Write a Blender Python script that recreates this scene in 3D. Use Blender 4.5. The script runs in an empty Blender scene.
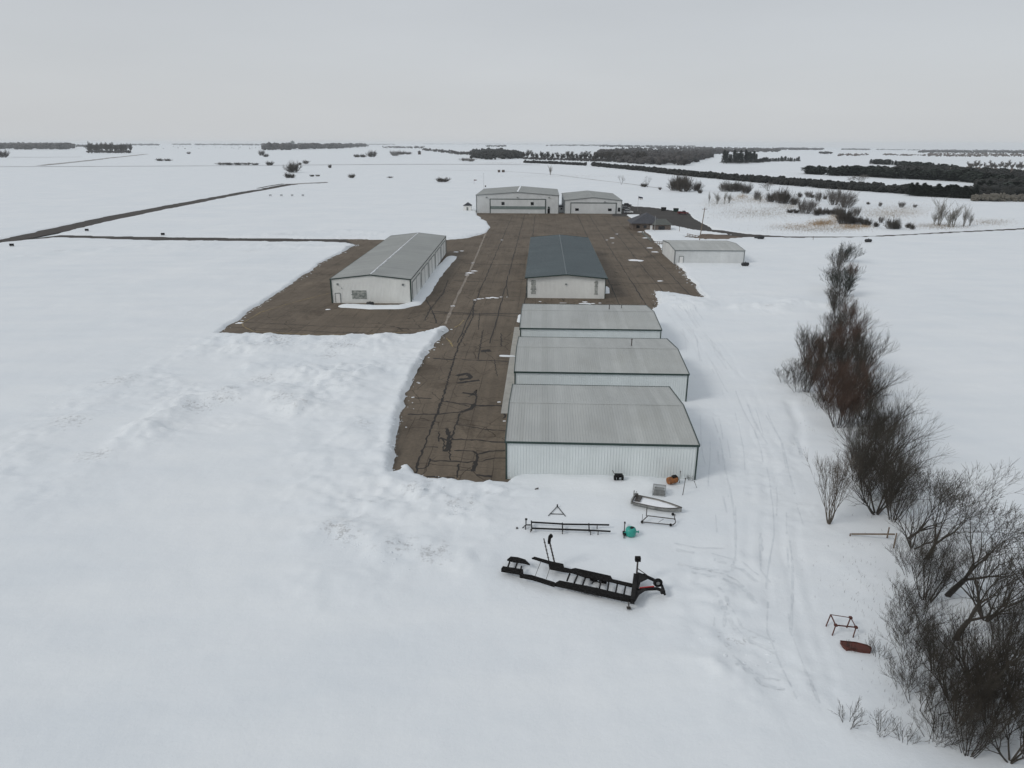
import bpy, math, random, time
_T0 = time.time()
def tick(n): pass
import numpy as np
from mathutils import Vector, Matrix, Euler

random.seed(7)
R = math.radians
scn = bpy.context.scene
col = scn.collection

# ------------------------------------------------------------------ camera
CAM_H, F = 34.0, 681.0
PITCH = math.atan((384 - 143.3) / F)
ROLL = R(0.12)
cam_rot = Euler((math.pi / 2 - PITCH, 0, 0)).to_matrix() @ Matrix.Rotation(ROLL, 3, 'Z')
cam_d = bpy.data.cameras.new('camera')
cam = bpy.data.objects.new('camera', cam_d)
col.objects.link(cam)
cam.matrix_world = Matrix.Translation((0, 0, CAM_H)) @ cam_rot.to_4x4()
cam_d.sensor_width = 36
cam_d.lens = F / 1024 * 36
cam_d.clip_start = 0.5
cam_d.clip_end = 60000
scn.camera = cam
CR = np.array(cam_rot)


def G(px, py, z=0.0):
    """where the photo's pixel meets the level z: used to survey the site from the photograph"""
    d = CR @ np.array([(px - 512) / F, -(py - 384) / F, -1.0])
    t = (z - CAM_H) / d[2]
    return (d[0] * t, d[1] * t)


AG = R(2.46)
CG, SG = math.cos(AG), math.sin(AG)


def to_grid(x, y): return (x * CG - y * SG, x * SG + y * CG)
def from_grid(u, v): return (u * CG + v * SG, -u * SG + v * CG)


# ------------------------------------------------------------------ noise
def _hash(ix, iy, s):
    h = (ix.astype(np.int64) * 374761393 + iy.astype(np.int64) * 668265263 + s * 1442695041) & 0xFFFFFFFF
    h = ((h ^ (h >> 13)) * 1274126177) & 0xFFFFFFFF
    return ((h ^ (h >> 16)) & 0xFFFFFF) / float(0xFFFFFF)


def vnoise(x, y, s=0):
    ix, iy = np.floor(x), np.floor(y)
    fx, fy = x - ix, y - iy
    fx = fx * fx * (3 - 2 * fx); fy = fy * fy * (3 - 2 * fy)
    a, b = _hash(ix, iy, s), _hash(ix + 1, iy, s)
    c, d = _hash(ix, iy + 1, s), _hash(ix + 1, iy + 1, s)
    return (a + (b - a) * fx + (c - a) * fy + (a - b - c + d) * fx * fy) * 2 - 1


def fbm(x, y, s=0, o=4):
    t = np.zeros_like(x, dtype=float); a = 0.5
    for i in range(o):
        # rotate each octave so that the lattice never shows
        c, sn = math.cos(0.7 * i + s), math.sin(0.7 * i + s)
        t += a * vnoise((x * c - y * sn) * 2 ** i, (x * sn + y * c) * 2 ** i, s * 17 + i)
        a *= 0.5
    return t


def sstep(a, b, x):
    t = np.clip((x - a) / (b - a), 0, 1)
    return t * t * (3 - 2 * t)


def seg_dist(x, y, pts, closed=False):
    d = np.full_like(x, 1e9, dtype=float)
    n = len(pts)
    for i in range(n if closed else n - 1):
        ax, ay = pts[i]; bx, by = pts[(i + 1) % n]
        dx, dy = bx - ax, by - ay
        L = dx * dx + dy * dy + 1e-9
        t = np.clip(((x - ax) * dx + (y - ay) * dy) / L, 0, 1)
        d = np.minimum(d, np.hypot(x - ax - t * dx, y - ay - t * dy))
    return d


def inside(x, y, pts):
    r = np.zeros(x.shape, bool)
    n = len(pts)
    for i in range(n):
        ax, ay = pts[i]; bx, by = pts[(i + 1) % n]
        if ay == by: continue
        c = ((ay > y) != (by > y)) & (x < (bx - ax) * (y - ay) / (by - ay) + ax)
        r ^= c
    return r


# ------------------------------------------------------------------ the bare pavement, surveyed outlines
def gp(l): return [G(*p) for p in l]


hang_l = [from_grid(20.5, 131), from_grid(0, 131), from_grid(-1.2, 67), from_grid(-3.1, 65.3)]
APRON = gp([(386, 480), (392, 458), (397, 440), (401, 415), (408, 395), (417, 370), (430, 350), (449, 330), (443, 327),
            (420, 334), (405, 337), (345, 336), (270, 337), (217, 334), (260, 305), (300, 278), (330, 258), (357, 245),
            (340, 243), (166, 240.8), (100, 239.0), (56, 237.4), (0, 243.6), (-60, 254), (-60, 250), (0, 239.6), (46.5, 229.6), (99.7, 218), (166, 205.7),
            (232, 193.8), (289, 183.8), (327, 182.3), (327, 182.7), (292, 185), (232, 196), (166, 209.4), (100, 223), (56, 234.6), (100, 236.4), (166, 237.2),
            (340, 239.2), (447, 240), (468, 238), (486, 233), (492, 227), (484, 220), (478, 216), (476, 210), (622, 210),
            (632, 220), (645, 232), (661, 249), (680, 268), (694, 285), (707, 301), (694, 297), (680, 294), (665, 292), (652, 291), (656, 297), (656, 305), (652, 310)]) + \
    hang_l + gp([(506, 484), (480, 485), (450, 482), (420, 478), (412, 474), (406, 466), (402, 474), (394, 480)])
LOT = gp([(620, 213), (621, 204), (634, 206.5), (650, 207.3), (676, 211), (690, 214), (694, 219), (706, 226), (722, 230.5), (745, 234), (792, 236.8),
          (860, 236.6), (920, 233.6), (1024, 228.2), (1100, 224), (1100, 225.4), (1024, 229.6), (920, 235), (860, 237.8), (792, 238.0),
          (762, 237.2), (745, 237.2), (732, 238.5), (726, 240), (705, 240), (686, 237.6), (686, 236.6), (699, 237.2), (702, 233.8), (738, 235.4), (700, 231), (672, 226), (655, 221), (640, 215), (630, 215)])
BARE = [APRON, LOT]

# snow relief: (pixel polyline, half width m, height m, roughness)
RIDGES = [
    ([(455, 322), (441, 341), (424, 362), (411, 388), (401, 420), (392, 455), (384, 482)], 2.2, 0.42, .6),
    ([(215, 341), (262, 342), (330, 343), (400, 342), (430, 336)], 2.6, 0.8, .9),
    ([(232, 352), (300, 352), (372, 350)], 5.0, 0.7, .9),
    ([(45, 505), (100, 470), (150, 437), (180, 408), (225, 397), (275, 399), (312, 415)], 2.6, 0.0, .55),
    ([(150, 437), (180, 408), (225, 397), (275, 399), (312, 415)], 2.6, 1.1, .6),
    ([(45, 505), (100, 470), (150, 437)], 3.5, .35, .8),
    ([(0, 470), (60, 425), (110, 392), (170, 365), (215, 345)], 3.2, 0.38, .8),
    ([(262, 372), (330, 378), (390, 372)], 3.5, 0.8, .8),
    ([(310, 540), (335, 532), (360, 541)], 1.5, 0.85, .8),
    ([(385, 492), (415, 492), (450, 490), (480, 492)], 1.6, 0.7, .9),
    ([(430, 500), (455, 512), (472, 520)], 2.2, 0.55, .9),
    ([(395, 555), (430, 552), (470, 565)], 2.4, 0.6, .9),
    ([(330, 590), (380, 585)], 3.0, 0.4, .7),
    ([(355, 385), (365, 440), (350, 490)], 6.0, 0.6, .8),
    ([(505, 480), (540, 482), (600, 484), (650, 488)], 1.6, 0.32, .4),
    ([(665, 300), (682, 304), (700, 309)], 3.2, 1.1, .8),
    ([(745, 309), (775, 310), (800, 306), (835, 309)], 2.8, 1.2, .6),
    ([(652, 294), (668, 297), (690, 300), (712, 306)], 2.0, 0.6, .6),
    ([(705, 303), (760, 300), (800, 302)], 2.5, .4, .5),
    ([(0, 262), (80, 252), (200, 246), (345, 249)], 4.0, 0.55, .9),
    ([(240, 238), (330, 232), (420, 236), (480, 236)], 5.0, 0.6, .9),
    ([(640, 240), (663, 262), (688, 283), (706, 301)], 1.6, 0.45, .6),
    ([(790, 405), (800, 430), (797, 455)], .7, -0.35, .4),
    ([(700, 590), (745, 640), (790, 665)], 4.0, 0.35, .9),
    ([(728, 668), (760, 690), (800, 690)], 2.2, 0.4, .9),
    ([(655, 400), (700, 420), (707, 470)], 1.6, .35, .5),
    ([(700, 560), (740, 560), (780, 575)], 1.0, .18, .9),
    ([(695, 572), (740, 568), (770, 580)], 1.0, .18, .9),
    ([(700, 335), (730, 375), (752, 430), (768, 500), (778, 600), (800, 680)], 5.0, -.12, .3),
]
TRACKS = [
    [(672, 312), (697, 340), (720, 385), (738, 430), (748, 480), (752, 540), (745, 600)],
    [(678, 309), (706, 340), (733, 382), (752, 430), (763, 480), (768, 540), (765, 610)],
    [(686, 312), (718, 352), (745, 395), (765, 445), (780, 500), (788, 560), (795, 640), (830, 720)],
    [(692, 310), (726, 350), (756, 395), (778, 445), (794, 500), (803, 560), (812, 640), (846, 720)],
    [(712, 420), (727, 490), (735, 560), (728, 640)],
    [(690, 330), (712, 400), (722, 470), (725, 520)],
]
# snow pushed up against walls or lying on the apron: (pixel polyline, half width, height above pavement)
BANKS = [
    ([(347, 306), (372, 307.5), (400, 307), (414, 304), (424, 292), (438, 272), (452, 257)], 1.9, .50),
    ([(606, 293), (606, 288)], .9, .6),
    ([(519, 322), (520, 316)], .5, .4),
    ([(501, 356), (514, 356.5)], .45, .28),
    ([(580, 303.5), (590, 304)], .5, .2),
    ([(560, 303), (566, 303)], .3, .12),
    ([(630, 219), (641, 228)], .6, .3),
]
DIRT = [((195, 411), 4.5), ((225, 404), 4), ((285, 404), 4), ((300, 412), 3), ((263, 382), 4), ((335, 534), 2.6), ((345, 541), 2.6), ((425, 490), 2.4), ((410, 497), 2.2),
        ((452, 511), 1.8), ((470, 508), 1.6), ((680, 303), 3.2), ((692, 300), 2.6), ((672, 300), 2.0), ((770, 310), 2.4), ((795, 445), .8),
        ((735, 645), 2.0), ((120, 385), 5), ((70, 425), 5), ((95, 460), 4), ((280, 345), 7), ((340, 350), 7), ((400, 552), 3), ((435, 560), 3), ((250, 252), 6), ((285, 236), 8), ((60, 252), 6), ((365, 428), 2.5), ((330, 358), 4), ((230, 395), 3.5)]
R_W = [(gp(p), w, a, r) for p, w, a, r in RIDGES]
T_W = [gp(p) for p in TRACKS]
B_W = [(gp(p), w, a) for p, w, a in BANKS]
D_W = [(G(*p), r) for p, r in DIRT]


ROUGH = [(290, 372, 150, 45, 1.0), (400, 520, 110, 45, 1.0), (90, 440, 110, 55, .7), (740, 620, 70, 80, .55), (690, 302, 45, 9, 1.2), (770, 308, 60, 9, .8), (240, 247, 140, 6, .8), (330, 238, 120, 4, .8),
         (430, 440, 30, 60, .9), (300, 350, 110, 14, 1.2), (740, 440, 50, 90, .35), (700, 575, 60, 20, .8), (480, 495, 70, 14, .9), (640, 300, 80, 10, .5)]
RO_W = []
for px, py, rx, ry, k in ROUGH:
    c = G(px, py); a = G(px + rx, py); b = G(px, py - ry)
    RO_W.append((c[0], c[1], abs(a[0] - c[0]), abs(b[1] - c[1]) * .8, k))


def terr(x, y):
    """height of the snow (numpy arrays in, array out)"""
    x = np.asarray(x, float); y = np.asarray(y, float)
    sh = x.shape
    x = x.ravel(); y = y.ravel()
    r = np.hypot(x, y)
    z = np.zeros_like(x)
    # far country: gently rolling, falling away on the right
    az = x / np.maximum(np.abs(y), 1)
    z += -0.0046 * np.maximum(0, r - 700) * sstep(0.12, 0.62, az)
    z += 3.0 * fbm(x / 900, y / 900, 5, 3) * sstep(900, 3000, r)
    near = 1 - sstep(250, 520, r)
    z += near * (0.30 + 0.30 * fbm(x / 22, y / 22, 1, 3)) + 0.12
    m = (r < 900)
    xi, yi = x[m], y[m]
    zi = z[m]
    rn = near[m]
    sd = np.full_like(xi, 1e9)
    for P in BARE:
        d = seg_dist(xi, yi, P, True)
        d = np.where(inside(xi, yi, P), -d, d)
        sd = np.minimum(sd, d)
    n1 = fbm(xi / 3.2, yi / 3.2, 2, 4)
    n2 = fbm(xi / 1.1, yi / 1.1, 3, 3)
    zi += rn * (0.10 * n1 * sstep(0, 30, yi) + 0.022 * n2)
    wall_keep = 1.0
    for P, w, a, ro in R_W:
        xs = [p[0] for p in P]; ys = [p[1] for p in P]
        q = (xi > min(xs) - 3 * w) & (xi < max(xs) + 3 * w) & (yi > min(ys) - 3 * w) & (yi < max(ys) + 3 * w)
        if not q.any(): continue
        d = seg_dist(xi[q] + 0.5 * w * n1[q], yi[q] + 0.5 * w * fbm(xi[q] / 5, yi[q] / 5, 9, 2), P)
        zi[q] += .9 * a * np.exp(-(d / w) ** 2) * (1 - ro * .35 + ro * (0.9 * n1[q] + 0.35 * n2[q] + .5 * fbm(xi[q] / 9, yi[q] / 6, 21, 3) + .25 * np.abs(fbm(xi[q] / .8, yi[q] / .8, 23, 3))))
    rw = np.zeros_like(xi)
    for cx, cy, rx, ry, k in RO_W:
        rw = np.maximum(rw, k * np.exp(-(((xi - cx) / rx) ** 2 + ((yi - cy) / ry) ** 2) ** 1.5))
    q = rw > .03
    a1 = 1 - np.abs(fbm(xi[q] / 4.2, yi[q] / 3.0, 41, 4)) * 3.2
    a2 = 1 - np.abs(fbm(xi[q] / 1.5, yi[q] / 1.1, 43, 4)) * 3.2
    sel = sstep(-.15, .35, fbm(xi[q] / 11, yi[q] / 8, 45, 3))
    zi[q] += rw[q] * sel * (.30 * np.clip(a1, -.3, 1) + .24 * np.clip(a2, -.3, 1))
    for P in T_W:
        xs = [p[0] for p in P]; ys = [p[1] for p in P]
        q = (xi > min(xs) - 3) & (xi < max(xs) + 3) & (yi > min(ys) - 3) & (yi < max(ys) + 3)
        d = seg_dist(xi[q] + .9 * fbm(xi[q] / 9, yi[q] / 9, 51, 2) + .3 * n1[q], yi[q], P)
        zi[q] += (-0.045 * np.exp(-(d / .22) ** 2) + 0.02 * np.exp(-((d - .55) / .25) ** 2)) * np.clip(.7 + 1.6 * n1[q] + n2[q], 0, 2)
    e = sd + .2 + 0.5 * n1 + 0.28 * n2 + .9 * fbm(xi / 7, yi / 7, 31, 3) + np.clip(sd, -2, 2) * 0
    outer = sstep(-0.25, 1.0, e)
    zi = -0.35 + outer * (np.maximum(zi, 0.08) + 0.35)
    for P, w, a in B_W:
        xs = [p[0] for p in P]; ys = [p[1] for p in P]
        q = (xi > min(xs) - 3 * w) & (xi < max(xs) + 3 * w) & (yi > min(ys) - 3 * w) & (yi < max(ys) + 3 * w)
        if not q.any(): continue
        d = seg_dist(xi[q], yi[q], P)
        zi[q] = np.maximum(zi[q], a * (1 - (d / w) ** 2 + .35 * n1[q]) - .05)
    z[m] = zi
    return z.reshape(sh)


GRID = {}


def hz(x, y):
    """height of the ground sheet at a point, read off its mesh"""
    gx, gy, gz_ = GRID['x'], GRID['y'], GRID['z']
    i = min(max(int(np.searchsorted(gx, x)) - 1, 0), len(gx) - 2); j = min(max(int(np.searchsorted(gy, y)) - 1, 0), len(gy) - 2)
    fx = min(max((x - gx[i]) / (gx[i + 1] - gx[i]), 0), 1); fy = min(max((y - gy[j]) / (gy[j + 1] - gy[j]), 0), 1)
    a = gz_[j, i] * (1 - fx) + gz_[j, i + 1] * fx; b = gz_[j + 1, i] * (1 - fx) + gz_[j + 1, i + 1] * fx
    return float(a * (1 - fy) + b * fy)


def W(px, py, dz=0.0):
    """ground point under a surveyed pixel"""
    z = 0.0
    for _ in range(6):
        x, y = G(px, py, z)
        z = 0.5 * z + 0.5 * max(hz(x, y), 0.0 if math.hypot(x, y) < 600 else -200)
    x, y = G(px, py, z)
    return Vector((x, y, max(hz(x, y), 0.0 if math.hypot(x, y) < 600 else -200) + dz))


# ------------------------------------------------------------------ materials
def new_mat(name, rgb=(.5, .5, .5), rough=.6, metal=0.0, spec=.5):
    m = bpy.data.materials.new(name); m.use_nodes = True
    b = m.node_tree.nodes['Principled BSDF']
    b.inputs['Base Color'].default_value = (*rgb, 1)
    b.inputs['Roughness'].default_value = rough
    b.inputs['Metallic'].default_value = metal
    b.inputs['Specular IOR Level'].default_value = spec
    return m


def N(m, t, **kw):
    n = m.node_tree.nodes.new(t)
    for k, v in kw.items():
        if hasattr(n, k): setattr(n, k, v)
        else: n.inputs[k].default_value = v
    return n


def L(m, a, b): m.node_tree.links.new(a, b)


def mapped(m, scale, src='Object'):
    tc = N(m, 'ShaderNodeTexCoord')
    mp = N(m, 'ShaderNodeMapping')
    mp.inputs['Scale'].default_value = scale
    L(m, tc.outputs[src], mp.inputs['Vector'])
    return mp.outputs['Vector']


def ramp(m, fac, stops):
    r = N(m, 'ShaderNodeValToRGB')
    el = r.color_ramp.elements
    while len(el) < len(stops): el.new(.5)
    for e, (p, c) in zip(el, stops):
        e.position = p; e.color = (*c, 1) if len(c) == 3 else c
    L(m, fac, r.inputs['Fac'])
    return r.outputs['Color']


def mixc(m, fac, a, b, mode='MIX'):
    n = N(m, 'ShaderNodeMix', data_type='RGBA', blend_type=mode)
    for i, v in ((0, fac), (6, a), (7, b)):
        if isinstance(v, (int, float)): n.inputs[i].default_value = v
        elif isinstance(v, tuple): n.inputs[i].default_value = (*v, 1)
        else: L(m, v, n.inputs[i])
    return n.outputs[2]


def math_n(m, op, a, b=0.0, c=0.0):
    n = N(m, 'ShaderNodeMath', operation=op)
    for i, v in enumerate((a, b, c)):
        if isinstance(v, (int, float)): n.inputs[i].default_value = v
        else: L(m, v, n.inputs[i])
    return n.outputs[0]


def noisy(name, a, b, scale=(1, 1, 1), rough=.6, detail=6, lo=.35, hi=.65, metal=0., bump=0., spec=.5):
    m = new_mat(name, a, rough, metal, spec)
    v = mapped(m, scale)
    n = N(m, 'ShaderNodeTexNoise', Scale=1.0, Detail=float(detail), Roughness=.6)
    L(m, v, n.inputs['Vector'])
    c = ramp(m, n.outputs['Fac'], [(lo, a), (hi, b)])
    bs = m.node_tree.nodes['Principled BSDF']
    L(m, c, bs.inputs['Base Color'])
    if bump:
        bp = N(m, 'ShaderNodeBump', Strength=1.0, Distance=bump)
        L(m, n.outputs['Fac'], bp.inputs['Height']); L(m, bp.outputs['Normal'], bs.inputs['Normal'])
    return m


M = {}
# snow
m = new_mat('snow', (.8, .82, .85), .65, spec=.25)
bs = m.node_tree.nodes['Principled BSDF']
v = mapped(m, (1, 1, 1))
na = N(m, 'ShaderNodeTexNoise', Scale=.045, Detail=5.0, Roughness=.6)
nb = N(m, 'ShaderNodeTexNoise', Scale=1.6, Detail=9.0, Roughness=.72)
nc = N(m, 'ShaderNodeTexNoise', Scale=5.0, Detail=6.0, Roughness=.7)
mpw = mapped(m, (.05, .22, .2))
nw = N(m, 'ShaderNodeTexNoise', Scale=1.0, Detail=6.0, Roughness=.6)
for n_ in (na, nb, nc): L(m, v, n_.inputs['Vector'])
L(m, mpw, nw.inputs['Vector'])
c1 = ramp(m, na.outputs['Fac'], [(.3, (.69, .735, .765)), (.7, (.765, .795, .81))])
c1 = mixc(m, .35, c1, ramp(m, nw.outputs['Fac'], [(.35, (.68, .72, .755)), (.65, (.785, .81, .82))]))
at = N(m, 'ShaderNodeAttribute', attribute_name='dirt')
sp = math_n(m, 'SUBTRACT', math_n(m, 'ADD', math_n(m, 'MULTIPLY', nb.outputs['Fac'], 1.0), math_n(m, 'MULTIPLY', nc.outputs['Fac'], .55)), math_n(m, 'SUBTRACT', 1.02, math_n(m, 'MULTIPLY', at.outputs['Fac'], .27)))
sp = math_n(m, 'MULTIPLY', sp, 7.0)
spn = N(m, 'ShaderNodeClamp'); L(m, sp, spn.inputs['Value'])
dm = math_n(m, 'MULTIPLY', spn.outputs[0], math_n(m, 'MULTIPLY', at.outputs['Fac'], .55))
c2 = mixc(m, dm, c1, (.27, .265, .26))
L(m, c2, bs.inputs['Base Color'])
bp = N(m, 'ShaderNodeBump', Strength=.5, Distance=.10)
L(m, math_n(m, 'ADD', nb.outputs['Fac'], math_n(m, 'MULTIPLY', nw.outputs['Fac'], 2.0)), bp.inputs['Height']); L(m, bp.outputs['Normal'], bs.inputs['Normal'])
M['snow'] = m
M['roofsnow'] = noisy('roof_snow', (.78, .8, .83), (.84, .86, .88), (2, 2, 2), .6, bump=.03)


def asphalt(name, base, dark, joints):
    m = new_mat(name, base, .85, spec=.25)
    bs = m.node_tree.nodes['Principled BSDF']
    v = mapped(m, (1, 1, 1))
    n1 = N(m, 'ShaderNodeTexNoise', Scale=.09, Detail=7.0, Roughness=.65)
    n2 = N(m, 'ShaderNodeTexNoise', Scale=2.2, Detail=8.0, Roughness=.75)
    vs = mapped(m, (1.1, .05, 1))
    n3 = N(m, 'ShaderNodeTexNoise', Scale=1.0, Detail=4.0, Roughness=.6)
    L(m, v, n1.inputs['Vector']); L(m, v, n2.inputs['Vector']); L(m, vs, n3.inputs['Vector'])
    lite = tuple(c * 1.22 for c in base); lo = tuple(c * .78 for c in base)
    c = ramp(m, n1.outputs['Fac'], [(.3, lo), (.52, base), (.72, lite)])
    c = mixc(m, .55, c, ramp(m, n2.outputs['Fac'], [(.3, (.62, .62, .62)), (.7, (1.35, 1.35, 1.35))]), 'MULTIPLY')
    c = mixc(m, .4, c, ramp(m, n3.outputs['Fac'], [(.35, (.75, .75, .76)), (.65, (1.2, 1.19, 1.17))]), 'MULTIPLY')
    if joints:
        # wandering joints between the paving lanes, transverse cracks and a network of fine ones
        nd = N(m, 'ShaderNodeTexNoise', Scale=.35, Detail=3.0)
        L(m, v, nd.inputs['Vector'])
        sx = N(m, 'ShaderNodeSeparateXYZ'); L(m, v, sx.inputs[0])
        xj = math_n(m, 'ADD', sx.outputs['X'], math_n(m, 'MULTIPLY', nd.outputs['Fac'], .35))
        yj = math_n(m, 'ADD', sx.outputs['Y'], math_n(m, 'MULTIPLY', nd.outputs['Fac'], 2.6))

        def line(val, period, w, off=0.0):
            f = math_n(m, 'PINGPONG', math_n(m, 'ADD', val, off), period / 2)
            return math_n(m, 'SUBTRACT', 1.0, math_n(m, 'MINIMUM', math_n(m, 'DIVIDE', f, w), 1.0))
        l1 = line(xj, 3.75, .085, 1.1)
        # each transverse crack runs across one lane only
        lane = math_n(m, 'FLOOR', math_n(m, 'DIVIDE', math_n(m, 'ADD', sx.outputs['X'], 1.1), 7.5))
        yj2 = math_n(m, 'ADD', yj, math_n(m, 'MULTIPLY', lane, 6.13))
        l2 = line(yj2, 17.0, .12)
        vo = N(m, 'ShaderNodeTexVoronoi', feature='DISTANCE_TO_EDGE', Scale=.23)
        vd = N(m, 'ShaderNodeVectorMath', operation='ADD')
        L(m, v, vd.inputs[0]); L(m, nd.outputs['Color'], vd.inputs[1]); L(m, vd.outputs[0], vo.inputs['Vector'])
        l3 = math_n(m, 'SUBTRACT', 1.0, math_n(m, 'MINIMUM', math_n(m, 'DIVIDE', vo.outputs['Distance'], .018), 1.0))
        br = N(m, 'ShaderNodeTexNoise', Scale=.14, Detail=3.0); L(m, v, br.inputs['Vector'])
        g = N(m, 'ShaderNodeMapRange'); g.inputs['From Min'].default_value = .42; g.inputs['From Max'].default_value = .60
        L(m, br.outputs['Fac'], g.inputs['Value'])
        br2 = N(m, 'ShaderNodeTexNoise', Scale=.06, Detail=3.0); L(m, v, br2.inputs['Vector'])
        g2 = N(m, 'ShaderNodeMapRange'); g2.inputs['From Min'].default_value = .42; g2.inputs['From Max'].default_value = .56
        L(m, br2.outputs['Fac'], g2.inputs['Value'])
        lines = math_n(m, 'MAXIMUM', math_n(m, 'MULTIPLY', l1, math_n(m, 'ADD', math_n(m, 'MULTIPLY', g.outputs[0], .5), .15)), math_n(m, 'MULTIPLY', l2, math_n(m, 'ADD', math_n(m, 'MULTIPLY', g.outputs[0], .5), .25)))
        dp = N(m, 'ShaderNodeTexNoise', Scale=.11, Detail=8.0, Roughness=.7, Distortion=.6); L(m, mapped(m, (1.6, .8, 1)), dp.inputs['Vector'])
        c = mixc(m, .8, c, ramp(m, dp.outputs['Fac'], [(.34, (.60, .58, .56)), (.46, (1, 1, 1)), (.66, (1.0, 1.0, 1.0)), (.75, (1.25, 1.24, 1.22))]), 'MULTIPLY')
        lines = math_n(m, 'MAXIMUM', lines, math_n(m, 'MULTIPLY', l3, math_n(m, 'MULTIPLY', g2.outputs[0], .8)))
        c = mixc(m, lines, c, dark)
    L(m, c, bs.inputs['Base Color'])
    bp = N(m, 'ShaderNodeBump', Strength=.6, Distance=.02)
    L(m, n2.outputs['Fac'], bp.inputs['Height']); L(m, bp.outputs['Normal'], bs.inputs['Normal'])
    return m


M['apron'] = asphalt('old_asphalt', (.135, .110, .083), (.014, .010, .007), True)
M['road'] = asphalt('road_asphalt', (.060, .053, .047), (.02, .02, .02), False)
M['gravel'] = asphalt('gravel_drive', (.14, .105, .078), (.02, .02, .02), False)
M['lot'] = asphalt('parking_asphalt', (.05, .046, .042), (.02, .02, .02), False)
M['seal'] = noisy('crack_filler', (.010, .008, .006), (.022, .017, .013), (1, 1, 1), .8)
M['yellow'] = noisy('worn_yellow_paint', (.30, .22, .06), (.16, .125, .09), (1.5, 1.5, 1.5), .7)
M['tanpaint'] = noisy('worn_white_paint', (.26, .225, .18), (.16, .13, .105), (.8, .8, .8), .7)
M['concrete'] = noisy('concrete', (.30, .295, .27), (.38, .37, .34), (.7, .7, .7), .8)


def sheet_metal(name, a, b, rough, sx=.6, sy=.06, metal=0.0, spec=.5, stain=None):
    m = new_mat(name, a, rough, metal, spec)
    bs = m.node_tree.nodes['Principled BSDF']
    n = N(m, 'ShaderNodeTexNoise', Scale=1.0, Detail=6.0, Roughness=.65)
    L(m, mapped(m, (sx, sy, .3)), n.inputs['Vector'])
    n2 = N(m, 'ShaderNodeTexNoise', Scale=.12, Detail=5.0, Roughness=.6)
    L(m, mapped(m, (1, 1, 1)), n2.inputs['Vector'])
    c = ramp(m, n.outputs['Fac'], [(.3, a), (.7, b)])
    c = mixc(m, .8, c, ramp(m, n2.outputs['Fac'], [(.3, (.88, .88, .88)), (.7, (1.08, 1.08, 1.07))]), 'MULTIPLY')
    # panel tone steps
    sp_ = N(m, 'ShaderNodeSeparateXYZ'); L(m, mapped(m, (1, 1, 1)), sp_.inputs[0])
    wn = N(m, 'ShaderNodeTexWhiteNoise', noise_dimensions='1D')
    L(m, math_n(m, 'FLOOR', math_n(m, 'DIVIDE', sp_.outputs['X' if sx > sy else 'Y'], .91)), wn.inputs['W'])
    c = mixc(m, .7, c, ramp(m, wn.outputs['Value'], [(0, (.90, .90, .90)), (1, (1.05, 1.05, 1.06))]), 'MULTIPLY')
    if stain:
        n3 = N(m, 'ShaderNodeTexNoise', Scale=.22, Detail=7.0, Roughness=.7)
        L(m, mapped(m, (1, .6, 1)), n3.inputs['Vector'])
        fm = N(m, 'ShaderNodeMapRange'); fm.inputs['From Min'].default_value = .5; fm.inputs['From Max'].default_value = .72; fm.inputs['To Max'].default_value = .45
        L(m, n3.outputs['Fac'], fm.inputs['Value'])
        c = mixc(m, fm.outputs[0], c, stain)
    L(m, c, bs.inputs['Base Color'])
    return m


M['roof'] = sheet_metal('galvalume_roof', (.35, .365, .355), (.42, .435, .42), .48, stain=(.30, .305, .28))
M['roofY'] = sheet_metal('galvalume_roof_long', (.28, .295, .29), (.325, .34, .33), .5, sx=.05, sy=.5)
M['roofdk'] = sheet_metal('blue_grey_roof', (.072, .094, .102), (.086, .110, .119), .5, sx=.05, sy=.5)
M['wall'] = sheet_metal('white_wall_panel', (.63, .675, .675), (.70, .745, .745), .5, sy=.6)
M['wallC'] = sheet_metal('cream_wall_panel', (.73, .74, .715), (.80, .81, .785), .55, sy=.6)
M['wallG'] = sheet_metal('grey_white_wall_panel', (.60, .62, .62), (.68, .70, .70), .55, sy=.6)
M['trim'] = new_mat('dark_green_trim', (.018, .040, .034), .45)
M['trimG'] = new_mat('grey_trim', (.16, .18, .18), .5)
M['white'] = noisy('white_paint', (.72, .72, .70), (.78, .78, .76), (1, 1, 1), .5)
M['glass'] = new_mat('dark_glass', (.01, .012, .015), .08)
M['teald'] = noisy('grey_green_band', (.13, .17, .165), (.2, .24, .23), (1, 1, 3), .5)
M['louvre'] = noisy('faded_grey_panel', (.16, .18, .17), (.42, .43, .40), (1.4, 1.4, 2.2), .6, lo=.4, hi=.62)
M['pipe'] = noisy('vent_pipe_metal', (.10, .095, .09), (.2, .19, .18), (3, 3, 3), .5, metal=.6)
M['black'] = noisy('black_paint', (.010, .010, .011), (.022, .021, .020), (2, 2, 2), .45, spec=.08)
M['carpet'] = noisy('black_bunk_carpet', (.008, .008, .008), (.020, .019, .018), (5, 5, 5), .95, spec=.08)
M['rubber'] = new_mat('rubber', (.012, .012, .012), .8, spec=.15)
M['steel'] = noisy('weathered_steel', (.055, .05, .048), (.12, .11, .10), (3, 3, 3), .5, metal=.4)
M['galv'] = noisy('galvanised_steel', (.30, .31, .31), (.42, .43, .43), (3, 3, 3), .45, metal=.5)
M['alum'] = noisy('dull_aluminium', (.20, .20, .19), (.40, .40, .38), (2, 2, 2), .45, metal=.4)
M['teal'] = noisy('teal_plastic', (.02, .27, .22), (.03, .33, .27), (2, 2, 2), .4)
M['rust'] = noisy('rusty_steel', (.10, .028, .016), (.055, .017, .012), (4, 4, 4), .8)
M['redrust'] = noisy('red_painted_rust', (.11, .026, .018), (.07, .022, .014), (3, 3, 3), .65)
M['orange'] = noisy('orange_brown_rust', (.36, .13, .03), (.16, .065, .025), (4, 4, 4), .7)
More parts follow.
